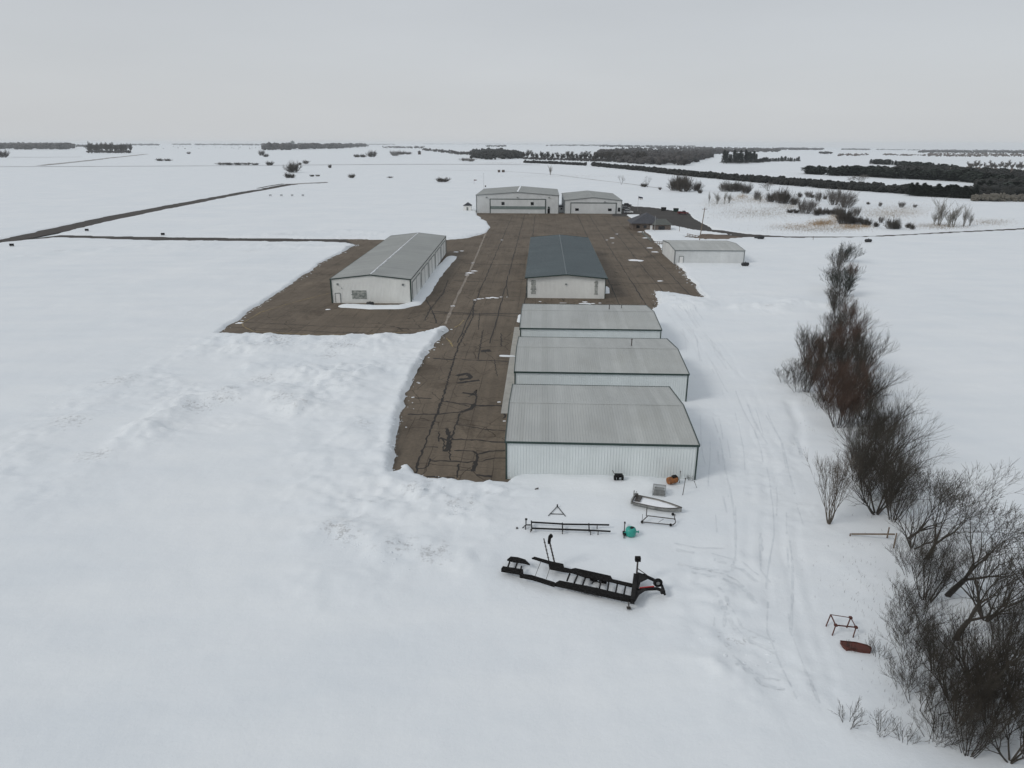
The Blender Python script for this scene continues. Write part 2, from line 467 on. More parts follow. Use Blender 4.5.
M['wood'] = noisy('weathered_wood', (.13, .10, .075), (.20, .16, .12), (4, 4, .6), .8)
M['redtape'] = new_mat('red_reflector', (.45, .03, .03), .4)
M['shingle'] = noisy('grey_shingles', (.040, .043, .052), (.080, .083, .094), (2.5, 2.5, 2.5), .85)
M['shingleG'] = noisy('green_grey_shingles', (.075, .083, .078), (.115, .122, .112), (2.5, 2.5, 2.5), .85)
M['brown'] = noisy('brown_siding', (.10, .08, .065), (.15, .12, .10), (1, 1, 4), .7)
M['carw'] = new_mat('white_car_paint', (.65, .66, .67), .25)
M['cars'] = new_mat('silver_car_paint', (.32, .33, .34), .3, .5)
M['card'] = new_mat('dark_car_paint', (.02, .022, .03), .25)
M['carr'] = new_mat('red_car_paint', (.12, .010, .012), .3)
M['dump'] = noisy('dark_green_steel', (.012, .035, .026), (.02, .05, .038), (2, 2, 2), .5)
M['dumpb'] = noisy('black_steel_bin', (.010, .011, .012), (.02, .021, .022), (2, 2, 2), .5)
M['navy'] = new_mat('navy_cloth', (.02, .025, .06), .8)
M['bark'] = noisy('bark', (.028, .024, .020), (.060, .052, .043), (3, 3, .8), .9)
M['twig'] = noisy('bare_twigs', (.032, .027, .020), (.066, .056, .043), (.6, .6, .6), .9)
M['twigr'] = noisy('reddish_bare_twigs', (.060, .036, .025), (.108, .068, .049), (.6, .6, .6), .9)
M['twigg'] = noisy('grey_bare_twigs', (.11, .10, .092), (.17, .155, .14), (.6, .6, .6), .9)
M['twigm'] = noisy('brown_grey_twigs', (.048, .042, .036), (.11, .095, .08), (.6, .6, .6), .9)
M['twiglt'] = noisy('light_brown_twigs', (.085, .072, .058), (.14, .12, .10), (.6, .6, .6), .9)
M['cedart'] = noisy('dark_olive_sprays', (.018, .022, .016), (.040, .044, .032), (.6, .6, .6), .9)
M['twigp'] = noisy('pale_bare_twigs', (.20, .19, .165), (.28, .265, .235), (.6, .6, .6), .9)
M['ever'] = noisy('dark_evergreen_needles', (.012, .020, .014), (.028, .040, .026), (.9, .9, .9), .9)
M['wood_far'] = noisy('far_bare_woods', (.026, .025, .025), (.058, .052, .049), (.06, .06, .06), .95)
M['wood_brown'] = noisy('far_brown_brush', (.085, .07, .062), (.14, .115, .10), (.05, .05, .05), .95)
M['hedge'] = noisy('dark_hedge_twigs', (.005, .007, .006), (.017, .017, .014), (.08, .08, .08), .95)
M['tanbrush'] = noisy('tan_brush', (.085, .08, .065), (.13, .12, .10), (.1, .1, .1), .95)
M['drygrass'] = noisy('dry_grass', (.36, .25, .14), (.26, .185, .11), (.3, .3, .3), .95)
M['palegrass'] = noisy('pale_dry_grass', (.30, .235, .165), (.21, .17, .125), (.3, .3, .3), .95)


# ------------------------------------------------------------------ mesh builder
class MB:
    def __init__(s): s.v = []; s.f = []

    def add(s, vs, fs):
        o = len(s.v); s.v += [tuple(p) for p in vs]; s.f += [tuple(i + o for i in f) for f in fs]; return s

    def hexa(s, p):  # 4 bottom ccw, 4 top ccw
        return s.add(p, [(3, 2, 1, 0), (4, 5, 6, 7), (0, 1, 5, 4), (1, 2, 6, 5), (2, 3, 7, 6), (3, 0, 4, 7)])

    def box(s, c, d, rz=0.0, taper=1.0):
        x, y, z = (d[0] / 2, d[1] / 2, d[2] / 2)
        ca, sa = math.cos(rz), math.sin(rz)
        P = []
        for zz, t in ((-z, 1), (z, taper)):
            for (sx, sy) in ((-1, -1), (1, -1), (1, 1), (-1, 1)):
                a, b = sx * x * t, sy * y * t
                P.append((c[0] + a * ca - b * sa, c[1] + a * sa + b * ca, c[2] + zz))
        return s.hexa(P)

    def bar(s, p, q, w, h=None, up=(0, 0, 1)):
        """rectangular bar from p to q; w across, h along up"""
        h = h or w
        p = Vector(p); q = Vector(q); d = (q - p).normalized(); up = Vector(up)
        if abs(d.dot(up)) > .95: up = Vector((1, 0, 0))
        a = d.cross(up).normalized(); b = a.cross(d).normalized()
        P = []
        for e in (p, q):
            for sa, sb in ((-1, -1), (1, -1), (1, 1), (-1, 1)):
                P.append(e + a * (sa * w / 2) + b * (sb * h / 2))
        return s.hexa(P)

    def tube(s, p, q, r0, r1=None, n=8, cap=True):
        r1 = r0 if r1 is None else r1
        p = Vector(p); q = Vector(q); d = (q - p).normalized()
        up = Vector((0, 0, 1)) if abs(d.z) < .9 else Vector((1, 0, 0))
        a = d.cross(up).normalized(); b = d.cross(a)
        P = []
        for e, r in ((p, r0), (q, r1)):
            for i in range(n):
                t = 2 * math.pi * i / n
                P.append(e + a * (r * math.cos(t)) + b * (r * math.sin(t)))
        fs = [(i, (i + 1) % n, n + (i + 1) % n, n + i) for i in range(n)]
        if cap: fs += [tuple(range(n - 1, -1, -1)), tuple(range(n, 2 * n))]
        return s.add(P, fs)

    def path(s, pts, r, n=8):
        for a, b in zip(pts[:-1], pts[1:]): s.tube(a, b, r, r, n)
        return s

    def lathe(s, c, prof, n=16, axis='z'):
        P = []; k = len(prof)
        for i in range(n):
            t = 2 * math.pi * i / n
            for r, h in prof:
                a, b = r * math.cos(t), r * math.sin(t)
                o = (a, b, h) if axis == 'z' else ((h, a, b) if axis == 'x' else (a, h, b))
                P.append((c[0] + o[0], c[1] + o[1], c[2] + o[2]))
        fs = []
        for i in range(n):
            j = (i + 1) % n
            for q in range(k - 1): fs.append((i * k + q, j * k + q, j * k + q + 1, i * k + q + 1))
        return s.add(P, fs)

    def poly(s, pts, z0, z1):
        n = len(pts)
        P = [(p[0], p[1], z0) for p in pts] + [(p[0], p[1], z1) for p in pts]
        return s.add(P, [tuple(range(n - 1, -1, -1)), tuple(range(n, 2 * n))] + [(i, (i + 1) % n, n + (i + 1) % n, n + i) for i in range(n)])

    def ribbed(s, A, B, C, D, nrm, pitch=.305, rib=.03, mid=None):
        """ribbed sheet A->B along the bottom, D->C along the top (mid: function t->extra along up for gables)"""
        A, B, C, D, nrm = map(Vector, (A, B, C, D, nrm))
        W_ = (B - A).length
        ts = []
        k = int(W_ / pitch)
        for i in range(k + 1):
            x0 = i * pitch
            for x, h in ((x0, 0), (x0 + pitch - .115, 0), (x0 + pitch - .085, 1), (x0 + pitch - .03, 1)):
                if x < W_ - 1e-4: ts.append((x / W_, h))
        ts.append((1.0, 0))
        if mid:
            ts = sorted(ts + [(.5, 0)])
        P = []
        for t, h in ts:
            lo = A.lerp(B, t) + nrm * (rib * h)
            hi = D.lerp(C, t) + nrm * (rib * h)
            if mid: hi = hi + Vector((0, 0, mid * (1 - abs(t - .5) * 2)))
            P += [lo, hi]
        n = len(ts)
        return s.add(P, [(2 * i, 2 * i + 2, 2 * i + 3, 2 * i + 1) for i in range(n - 1)])

    def build(s, name, mat, parent=None, world=False, smooth=False):
        me = bpy.data.meshes.new(name)
        vs = s.v
        if parent is not None and world:
            inv = parent.matrix_basis.inverted()
            if parent.parent is not None:
                inv = inv @ parent.parent.matrix_basis.inverted()
            vs = [inv @ Vector(p) for p in vs]
        me.from_pydata([tuple(p) for p in vs], [], s.f)
        me.materials.append(mat)
        if smooth: me.polygons.foreach_set('use_smooth', [True] * len(me.polygons))
        o = bpy.data.objects.new(name, me); col.objects.link(o)
        if parent is not None: o.parent = parent
        return o


def tag(o, label=None, cat=None, group=None, kind=None):
    if label: o['label'] = label
    if cat: o['category'] = cat
    if group: o['group'] = group
    if kind: o['kind'] = kind
    return o


def thing(name, label, cat, loc=(0, 0, 0), rz=0.0, group=None):
    o = bpy.data.objects.new(name, None); col.objects.link(o)
    o.empty_display_size = .3
    o.matrix_basis = Matrix.Translation(loc) @ Matrix.Rotation(rz, 4, 'Z')
    return tag(o, label, cat, group)


def copy_thing(src, loc, rz=0.0, scale=1.0, label=None, group=None):
    c = src.copy(); col.objects.link(c)
    sc = scale if isinstance(scale, (tuple, list)) else (scale,) * 3
    c.matrix_basis = Matrix.Translation(loc) @ Matrix.Rotation(rz, 4, 'Z') @ Matrix.Diagonal((*sc, 1))
    if label: c['label'] = label
    if group: c['group'] = group
    for ch in list(src.children):
        d = ch.copy(); col.objects.link(d); d.parent = c
        for g in list(ch.children):
            e = g.copy(); col.objects.link(e); e.parent = d
    return c


def np_mesh(name, verts, faces_flat, per, mat, parent=None, smooth=False):
    me = bpy.data.meshes.new(name)
    nv = len(verts); nf = len(faces_flat) // per
    me.vertices.add(nv); me.vertices.foreach_set('co', np.asarray(verts, np.float32).ravel())
    me.loops.add(nf * per); me.loops.foreach_set('vertex_index', np.asarray(faces_flat, np.int32))
    me.polygons.add(nf)
    me.polygons.foreach_set('loop_start', np.arange(0, nf * per, per, dtype=np.int32))
    me.materials.append(mat)
    me.update(calc_edges=True)
    if smooth: me.polygons.foreach_set('use_smooth', np.ones(nf, bool))
    o = bpy.data.objects.new(name, me); col.objects.link(o)
    if parent is not None: o.parent = parent
    return o


# ------------------------------------------------------------------ the ground: one sheet of snow to the horizon
def axis_pos(fine, start, growth, end):
    out = [0.0]; s = fine
    while out[-1] < end:
        p = out[-1]
        s = fine if p < start else fine * (1 + (p - start) / start * growth)
        out.append(p + s)
    return out


xp = axis_pos(.33, 55, 1.0, 22000)
xs = np.array([-p for p in xp[:0:-1]] + xp)
ys = [26.0]
while ys[-1] < 22000:
    p = ys[-1]
    ys.append(p + .30 * max(1, (p / 85)) ** 1.55 if p < 900 else p * 1.06)
yb = [26 - 4 * 1.35 ** i for i in range(0, 25)]
yb = [q for q in yb if q > -3000][::-1]
ys = np.array(yb + ys)
X, Y = np.meshgrid(xs, ys)
Z = np.zeros_like(X)
for i in range(0, X.shape[0], 80):
    Z[i:i + 80] = terr(X[i:i + 80], Y[i:i + 80])
GRID.update(x=xs, y=ys, z=Z)
nx, ny = len(xs), len(ys)
idx = np.arange(nx * ny).reshape(ny, nx)
fa = np.stack([idx[:-1, :-1], idx[:-1, 1:], idx[1:, 1:], idx[1:, :-1]], -1).reshape(-1)
ground = np_mesh('ground', np.stack([X, Y, Z], -1).reshape(-1, 3), fa, 4, M['snow'], smooth=True)
dirt = np.zeros(X.shape)
for (cx, cy), r_ in D_W:
    q = (np.abs(X - cx) < 3 * r_) & (np.abs(Y - cy) < 3 * r_)
    dirt[q] = np.maximum(dirt[q], np.exp(-((X[q] - cx) ** 2 + (Y[q] - cy) ** 2 * 1.2) / r_ ** 2))
q = (np.abs(X) < 120) & (Y < 330) & (Y > 20)
dirt[q] = np.maximum(dirt[q], .08 + .9 * np.clip(np.abs(Z[q] - .42) - .12, 0, .6) * (.5 + fbm(X[q] / 4, Y[q] / 4, 11, 3)))
for P in T_W:
    q = (np.abs(X) < 60) & (Y < 140) & (Y > 25)
    d = seg_dist(X[q], Y[q], P)
    dirt[q] = np.maximum(dirt[q], .22 * np.exp(-(d / .8) ** 2))
a_ = ground.data.attributes.new('dirt', 'FLOAT', 'POINT')
a_.data.foreach_set('value', np.clip(dirt, 0, 1).astype(np.float32).ravel())
tag(ground, kind='structure')


tick('ground')
# ------------------------------------------------------------------ pavements (they show wherever the snow is ploughed off)
def sheet(name, pts, z, mat, rot=False):
    me = MB()
    if rot:
        g = [to_grid(*p) for p in pts]
        me.add([(p[0], p[1], 0) for p in g], [tuple(range(len(g)))])
        o = me.build(name, mat); o.matrix_basis = Matrix.Translation((0, 0, z)) @ Matrix.Rotation(-AG, 4, 'Z')
    else:
        me.add([(p[0], p[1], z) for p in pts], [tuple(range(len(pts)))])
        o = me.build(name, mat)
    return tag(o, kind='structure')


sheet('apron', [from_grid(-110, 62), from_grid(55, 62), from_grid(48, 358), from_grid(-110, 385)], 0.0, M['apron'], True)
sheet('runway', gp([(-90, 262), (60, 232.4), (170, 210.6), (333, 183), (333, 181.6), (230, 192.5), (160, 204), (90, 217), (-90, 250)]), .010, M['road'])
tw = gp([(357, 246), (342, 237.5), (60, 235.2), (-60, 250), (-60, 262), (90, 242)])
sheet('taxiway', tw, .006, M['road'])
sheet('road', gp([(699, 229), (745, 231.6), (792, 235.4), (860, 235.4), (920, 232.6), (1024, 227.0), (1120, 222), (1120, 226), (1024, 231), (920, 236), (860, 239), (792, 239.2), (750, 238.4), (735, 236.2), (699, 232.4)]), .012, M['road'])
sheet('driveway', gp([(681, 235.6), (699, 232.9), (742, 236.3), (747, 239), (730, 242), (681, 242)]), .008, M['gravel'])
sheet('parking_lot', gp([(612, 216), (616, 201), (640, 205), (680, 210), (700, 216), (712, 229.5), (697, 231.6), (672, 228.5), (650, 223), (634, 217)]), .016, M['lot'])
# concrete aprons in front of the hangar doors
mb = MB(); mb.poly([(-5.1, 84.2), (-3.6, 84.2), (-3.6, 129.5), (-5.1, 129.5)], 0, .05)
o = mb.build('pavement', M['concrete']); o.matrix_basis = Matrix.Rotation(-AG, 4, 'Z'); tag(o, kind='structure')


def ribbon(mb, pts, w, z=.006, jit=.12, seg=.45):
    """flat wandering strip on the pavement"""
    if abs(pts[-1][0] - pts[0][0]) > abs(pts[-1][1] - pts[0][1]) and z < .025: w = w * 1.6
    P = []
    for a, b in zip(pts[:-1], pts[1:]):
        L_ = math.dist(a, b); k = max(1, int(L_ / seg))
        for i in range(k): P.append((a[0] + (b[0] - a[0]) * i / k, a[1] + (b[1] - a[1]) * i / k))
    P.append(pts[-1])
    P = [(p[0] + random.uniform(-jit, jit), p[1] + random.uniform(-jit, jit)) for p in P]
    vs = []
    for i, p in enumerate(P):
        q = P[min(i + 1, len(P) - 1)]; r = P[max(i - 1, 0)]
        dx, dy = q[0] - r[0], q[1] - r[1]; l = math.hypot(dx, dy) + 1e-6
        ww = w * random.uniform(.45, 1.15) / 2
        vs += [(p[0] - dy / l * ww, p[1] + dx / l * ww, z), (p[0] + dy / l * ww, p[1] - dx / l * ww, z)]
    mb.add(vs, [(2 * i + 1, 2 * i + 3, 2 * i + 2, 2 * i) for i in range(len(P) - 1)])


mb = MB()
def zc(l, ox, oy, s): return gp([(ox + a / s, oy + b / s) for a, b in l])
k_ = 0
for l, w in [([(395, 0), (365, 90), (315, 210), (260, 360), (235, 440), (233, 490)], .16),
             ([(175, 92), (365, 92), (500, 78), (560, 68), (600, 25)], .11), ([(400, 10), (540, 25), (600, 30), (650, 40), (830, 35)], .10),
             ([(510, 85), (490, 150), (460, 240), (445, 340), (455, 385)], .13), ([(490, 155), (560, 165), (680, 190), (800, 198)], .09),
             ([(465, 252), (640, 255), (740, 268), (810, 272)], .10), ([(470, 322), (590, 328), (630, 345), (700, 328), (800, 325)], .11),
             ([(330, 390), (450, 390), (560, 400), (650, 390), (740, 370), (810, 370)], .09), ([(630, 345), (612, 390), (600, 460)], .22),
             ([(505, 410), (500, 470), (492, 500)], .14), ([(505, 450), (600, 452)], .07), ([(320, 375), (310, 420), (285, 440), (240, 440)], .13),
             ([(340, 200), (380, 200), (370, 265)], .09), ([(290, 302), (370, 302)], .07), ([(430, 180), (440, 250), (425, 330)], .25), ([(405, 250), (410, 300), (400, 330)], .1),
             ([(455, 200), (440, 260), (448, 330)], .12), ([(385, 240), (430, 262), (460, 255)], .12), ([(600, 25), (590, 60), (560, 70)], .2), ([(300, 490), (400, 495), (480, 497)], .08),
             ([(780, 40), (800, 100), (785, 120)], .12), ([(610, 480), (720, 490)], .16)]:
    ribbon(mb, zc(l, 380, 400, 6.4), w * 2.1, .005 + k_ * .0002); k_ += 1
for l, w in [([(175, 400), (235, 200), (280, 110), (283, 60)], .18), ([(240, 400), (290, 378), (390, 378)], .12),
             ([(105, 355), (155, 357)], .12), ([(160, 236), (225, 240)], .22), ([(200, 365), (270, 380)], .09), ([(295, 240), (310, 150)], .12),
             ([(365, 160), (365, 200)], .12), ([(245, 240), (330, 243), (390, 245)], .12), ([(280, 105), (340, 106), (420, 112)], .14), ([(268, 352), (292, 330), (285, 380), (265, 392)], .16),
             ([(230, 288), (262, 280), (275, 295), (240, 300)], .5), ([(232, 310), (300, 302)], .25), ([(250, 340), (290, 345)], .3), ([(305, 215), (325, 212), (330, 216)], .5),
             ([(140, 60), (165, 110), (170, 130)], .16), ([(150, 100), (280, 104)], .14), ([(205, 0), (190, 40), (150, 90), (135, 120)], .16), ([(300, 100), (296, 150)], .1),
             ([(380, 0), (385, 50)], .12), ([(345, 240), (352, 290)], .08)]:
    ribbon(mb, zc(l, 380, 280, 3.01), w * 1.8, .009 + k_ * .0002); k_ += 1
# joints farther up the apron
for u in (-14.9, -9.0, -3.6, 17.6, 23.5, 29.6, 35.5):
    a, b = from_grid(u, 136 if u > -4 else 118), from_grid(u, 352)
    ribbon(mb, [a, b], .26, .009 + k_ * .0002, .16, 3.0); k_ += 1
for v_ in (141, 176, 203, 238, 276, 315):
    for (u0, u1) in ((-23, -4.5), (16, 36)):
        ribbon(mb, [from_grid(u0, v_ + 1), from_grid((u0 + u1) / 2, v_ - 1), from_grid(u1, v_)], .3, .009 + k_ * .0002, .3, 3.0); k_ += 1
for v_ in (128, 124, 119.5): ribbon(mb, [from_grid(-62, v_ + 3), from_grid(-40, v_), from_grid(-18, v_ - .6)], .12, .02, .1, 2.0)
o = mb.build('road_markings', M['seal']); tag(o, kind='structure')
mb = MB()
ribbon(mb, zc([(575, 465), (590, 478), (603, 500)], 300, 220, 3.94), .35, .028, .03)
ribbon(mb, zc([(645, 395), (630, 412), (607, 425)], 300, 220, 3.94), .3, .028, .03)
ribbon(mb, zc([(345, 60), (350, 75), (380, 90), (560, 100), (700, 98), (820, 92)], 120, 300, 2.844), .3, .028, .03, 1.5)
ribbon(mb, zc([(345, 68), (400, 35), (500, 5), (600, -20)], 120, 300, 2.844), .22, .03, .05, 1.5)
o = mb.build('road_markings', M['yellow']); tag(o, kind='structure')
mb = MB()
ribbon(mb, zc([(572, 410), (620, 300), (665, 210), (700, 130), (745, 20)], 300, 220, 3.94), .7, .034, .03, 2)
o = mb.build('road_markings', M['tanpaint']); tag(o, kind='structure')

# loose lumps of snow left on the pavement
mb = MB()
def lump(mb, x, y, z, r, h, n=9):
    vs = [(x, y, z + h)]
    for ring, k in ((.6, .75), (1.0, 0.0)):
        for i in range(n):
            t = 2 * math.pi * i / n; rr = r * ring * random.uniform(.65, 1.3)
            vs.append((x + rr * math.cos(t) * 1.5, y + rr * math.sin(t), z + h * k * random.uniform(.6, 1.1) - .02))
    fs = [(0, 1 + i, 1 + (i + 1) % n) for i in range(n)] + [(1 + i, 1 + n + i, 1 + n + (i + 1) % n, 1 + (i + 1) % n) for i in range(n)]
    mb.add(vs, fs)
for (px, py, r_) in [(470, 273, .9), (474, 271, .7), (467, 275, .5), (473, 263, .4), (453, 306, .45), (475, 300, .4), (479, 299, .5), (483, 298.5, .3), (488, 298, .5), (493, 297.5, .55), (497, 298, .5), (501, 297, .3), (507, 297, .2),
                     (328, 309.5, .5), (240, 323, .7), (636, 260.5, 1.4), (633, 260, 1.0), (640, 261, .8), (612, 238, .7), (607, 240, .4), (617, 234, .5), (613, 243, .4), (502, 240, .4), (585, 302, .5), (593, 303.5, .4), (600, 303, .3), (660, 281, .6), (655, 252, .9), (650, 248, .8),
                     (540, 301.5, .3), (499, 402, .25), (504, 421, .2), (553, 212.8, .8), (529, 213.4, .4), (641, 232, 1.0), (646, 238, 1.0), (456, 252, .7), (462, 251, .6)]:
    x, y = G(px, py); lump(mb, x, y, 0.002, r_, r_ * .22)
o = mb.build('snow_clods', M['roofsnow'], smooth=True); tag(o, 'small white lumps of ploughed snow scattered over the brown apron', kind='stuff')
mb = MB()
for (cx, cy, rx, ry, nn) in [(425, 487, 22, 5, 60), (460, 508, 18, 9, 50), (345, 540, 24, 8, 60), (290, 407, 26, 7, 50), (200, 408, 20, 7, 30), (265, 381, 16, 4, 25), (684, 302, 16, 6, 60), (740, 650, 50, 22, 24), (400, 556, 50, 14, 50),
                             (320, 350, 70, 12, 70), (100, 395, 60, 12, 40), (70, 450, 40, 20, 30), (770, 310, 25, 4, 25), (795, 445, 5, 14, 12), (365, 428, 10, 5, 15), (655, 472, 8, 3, 4)]:
    for _ in range(nn // 2):
        a = random.uniform(0, 6.28); t = random.random() ** .7
        p = W(cx + math.cos(a) * rx * t, cy + math.sin(a) * ry * t)
        lump(mb, p.x, p.y, p.z - .01, random.uniform(.05, .17), random.uniform(.03, .10), 6)
for a, b in zip(APRON[:-1], APRON[1:]):
    if max(a[1], b[1]) > 260 or abs(a[0]) > 90: continue
    ln = math.dist(a, b)
    for _ in range(int(ln * 1.8)):
        t = random.random(); x = a[0] + (b[0] - a[0]) * t + random.gauss(0, .55); y = a[1] + (b[1] - a[1]) * t + random.gauss(0, .55)
        gu, gv = to_grid(x, y)
        if -3.6 < gu < 20.8 and 65 < gv < 131.5: continue
        lump(mb, x, y, max(hz(x, y), 0.0) - .02, random.choice((.04, .06, .07, .09, .12, .2)) * (1 + y / 300), random.uniform(.03, .12), 6)
o = mb.build('snow_chunks', M['snow'], smooth=False); tag(o, 'broken chunks of crusted snow lying on the ploughed banks', kind='stuff')


# ------------------------------------------------------------------ metal buildings
def slab_roof(P, x0, x1, y0, y1, eave, rise, axis, mat, ov=.15, ovg=.12, rib=.035):
    """two ribbed slopes with an underside; returns the object"""
    mb = MB(); t = .10
    if axis == 'x':
        ym = (y0 + y1) / 2
        sl = rise / (ym - y0)
        for (ya, sgn) in ((y0 - ov, 1), (y1 + ov, -1)):
            ze = eave - sl * ov
            a, b = (x0 - ovg, x1 + ovg)
            A, B, C, D = (a, ya, ze), (b, ya, ze), (b, ym, eave + rise), (a, ym, eave + rise)
            nrm = Vector((0, -sl * sgn, 1)).normalized()
            off = Vector((0, 0, t))
            A, B, C, D = [Vector(q) + off for q in (A, B, C, D)]
            if sgn < 0: A, B, C, D = B, A, D, C
            mb.ribbed(A, B, C, D, nrm, .305, rib)
            A, B, C, D = [q - off * .6 for q in (A, B, C, D)]
            mb.add([A, B, C, D], [(3, 2, 1, 0)])
        mb.bar((x0 - ovg, ym, eave + rise + t + .02), (x1 + ovg, ym, eave + rise + t + .02), .26, .03)
    else:
        xm = (x0 + x1) / 2
        sl = rise / (xm - x0)
        for (xa, sgn) in ((x0 - ov, 1), (x1 + ov, -1)):
            ze = eave - sl * ov
            a, b = (y0 - ovg, y1 + ovg)
            A, B, C, D = (xa, b, ze), (xa, a, ze), (xm, a, eave + rise), (xm, b, eave + rise)
            nrm = Vector((-sl * sgn, 0, 1)).normalized()
            off = Vector((0, 0, t))
            A, B, C, D = [Vector(q) + off for q in (A, B, C, D)]
            if sgn < 0: A, B, C, D = B, A, D, C
            mb.ribbed(A, B, C, D, nrm, .305, rib)
            A, B, C, D = [q - off * .6 for q in (A, B, C, D)]
            mb.add([A, B, C, D], [(3, 2, 1, 0)])
        mb.bar((xm, y0 - ovg, eave + rise + t + .02), (xm, y1 + ovg, eave + rise + t + .02), .26, .03)
    return mb.build('roof', mat, P)


def shed(name, label, cat, u, v, ang, wd, dp, eave, rise, axis, wallm, roofm, trimm, ov=.15, ovg=.12, group=None, tw=.16):
    a = R(ang); x = u * math.cos(a) + v * math.sin(a); y = -u * math.sin(a) + v * math.cos(a)
    P = thing(name, label, cat, (x, y, 0), -a, group)
    gx = rise if axis == 'y' else None
    gy = rise if axis == 'x' else None
    for (A, B, nr, g) in [((0, 0), (wd, 0), (0, -1, 0), gx), ((wd, 0), (wd, dp), (1, 0, 0), gy), ((wd, dp), (0, dp), (0, 1, 0), gx), ((0, dp), (0, 0), (-1, 0, 0), gy)]:
        mb = MB(); mb.ribbed((*A, -.3), (*B, -.3), (*B, eave), (*A, eave), nr, .305, .028, g)
        mb.build('wall', wallm, P)
    slab_roof(P, 0, wd, 0, dp, eave, rise, axis, roofm, ov, ovg)
    t = MB()
    c = tw
    for (cx, cy) in ((0, 0), (wd, 0), (wd, dp), (0, dp)):
        t.box((cx, cy, eave / 2 - .1), (c, c, eave - .1))
    e2 = eave + .045
    if axis == 'x':
        for yy in (-ov, dp + ov):
            zz = e2 - rise / (dp / 2) * ov
            t.bar((-ovg, yy, zz), (wd + ovg, yy, zz), .10, .22)
        for xx in (-ovg, wd + ovg):
            t.bar((xx, -ov, e2), (xx, dp / 2, e2 + rise), .10, .24); t.bar((xx, dp + ov, e2), (xx, dp / 2, e2 + rise), .10, .24)
    else:
        for xx in (-ov, wd + ov):
            zz = e2 - rise / (wd / 2) * ov
            t.bar((xx, -ovg, zz), (xx, dp + ovg, zz), .10, .22)
        for yy in (-ovg, dp + ovg):
            t.bar((-ov, yy, e2), (wd / 2, yy, e2 + rise), .10, .24); t.bar((wd + ov, yy, e2), (wd / 2, yy, e2 + rise), .10, .24)
    t.build('trim', trimm, P)
    return P


def door_left(P, y0, y1, z1):
    """sliding doors on the side that faces the apron (local x = 0)"""
    n = 4
    for i in range(n):
        a = y0 + (y1 - y0) * i / n; b = y0 + (y1 - y0) * (i + 1) / n
        mb = MB(); mb.box((-.10 - .05 * (i % 2), (a + b) / 2, z1 / 2 + .05), (.06, b - a - .03, z1))
        d = mb.build('door', M['wall'], P)
    mb = MB(); mb.bar((-.12, y0 - .2, z1 + .2), (-.12, y1 + .2, z1 + .2), .22, .18); mb.build('door_track', M['trim'], P)


def pipe(P, x, y, z0, h, r=.09):
    mb = MB(); mb.tube((x, y, z0 - .3), (x, y, z0 + h), r, r, 10)
    mb.lathe((x, y, z0 + h + .04), [(0, .16), (r * 1.9, .04), (r * 1.9, 0), (0, 0)], 10)
    mb.build('vent_pipe', M['pipe'], P)


h1 = shed('hangar', 'nearest white hangar with a big pale grey metal roof, right above the boat trailer', 'hangar', -3.4, 65.5, 2.46, 20.0, 17.8, 4.35, .95, 'x', M['wall'], M['roof'], M['trim'], group='three white hangars in a row')
door_left(h1, 1.2, 16.6, 3.7)
h2 = shed('hangar', 'middle hangar of the row of three, one thin vent pipe near its grey ridge', 'hangar', -3.4, 88.8, 2.46, 23.6, 17.6, 4.35, .95, 'x', M['wall'], M['roof'], M['trim'], group='three white hangars in a row')
door_left(h2, 1.2, 16.4, 3.7); pipe(h2, 17.2, 11.0, 5.1, 1.0)
h3 = shed('hangar', 'farthest hangar of the row of three, right in front of the blue roofed one', 'hangar', -3.4, 112.2, 2.46, 23.7, 18.2, 4.35, .95, 'x', M['wall'], M['roof'], M['trim'], group='three white hangars in a row')
door_left(h3, 1.2, 17.0, 3.7); pipe(h3, 16.0, 11.5, 5.1, .9); pipe(h3, 18.5, 13.5, 5.0, .4, .06)

# blue-grey roofed hangar
hb = shed('long_hangar', 'long hangar with a dark blue grey roof standing in the middle of the apron', 'hangar', -3.3, 156.6, 2.46, 18.1, 71, 4.7, .85, 'y', M['wallC'], M['roofdk'], M['trim'], ov=.45, ovg=.6)
for (xa) in (1.5, 16.0):
    mb = MB(); w_ = 1.3 if xa < 5 else .9
    for k in range(11):
        mb.box((xa, -.06, 1.1 + k * .30), (w_ * random.uniform(.55, 1.0), .07, random.uniform(.16, .24)))
    mb.build('wall_vent', M['louvre'], hb)
mb = MB(); mb.box((9.05, -.10, 3.3), (.35, .2, .3)); mb.build('wall_lamp', M['trimG'], hb)
for sx_, xx in ((-1, -.08), (1, 18.18)):
    for k in range(5):
        mb = MB(); mb.box((xx, 7.5 + 14 * k, 2.05), (.08, 12.6, 4.0)); mb.build('door', M['wallG'], hb)

# left hangar
hl = shed('long_hangar', 'large long hangar with grey roof and pale ridge line, left of the apron', 'hangar', -42.3, 150.2, .7, 17.8, 75, 5.35, 1.0, 'y', M['wallC'], M['roofY'], M['trim'], ov=.15, ovg=.15, tw=.3)
mb = MB(); mb.box((1.35, -.06, 1.1), (1.0, .08, 2.1)); dd = mb.build('door', M['white'], hl)
mb = MB()
for c_, d_ in (((.80, -.09, 1.1), (.09, .12, 2.3)), ((1.90, -.09, 1.1), (.09, .12, 2.3)), ((1.35, -.09, 2.25), (1.2, .12, .09))): mb.box(c_, d_)
mb.build('door_frame', M['trimG'], dd)
mb = MB(); mb.box((6.2, -.055, 1.95), (3.2, .07, 1.9))
for k in range(9): mb.box((6.2 + random.uniform(-.15, .15), -.10, 1.15 + k * .2), (3.3 * random.uniform(.75, 1.05), .05, .12))
mb.build('wall_vent', M['louvre'], hl)
for (x_, z_, s_) in ((1.5, 4.3, .36), (2.35, 3.4, .14), (16.1, 4.25, .40)):
    mb = MB(); mb.box((x_, -.12, z_), (s_, .22, s_)); mb.build('wall_lamp', M['trimG'], hl)
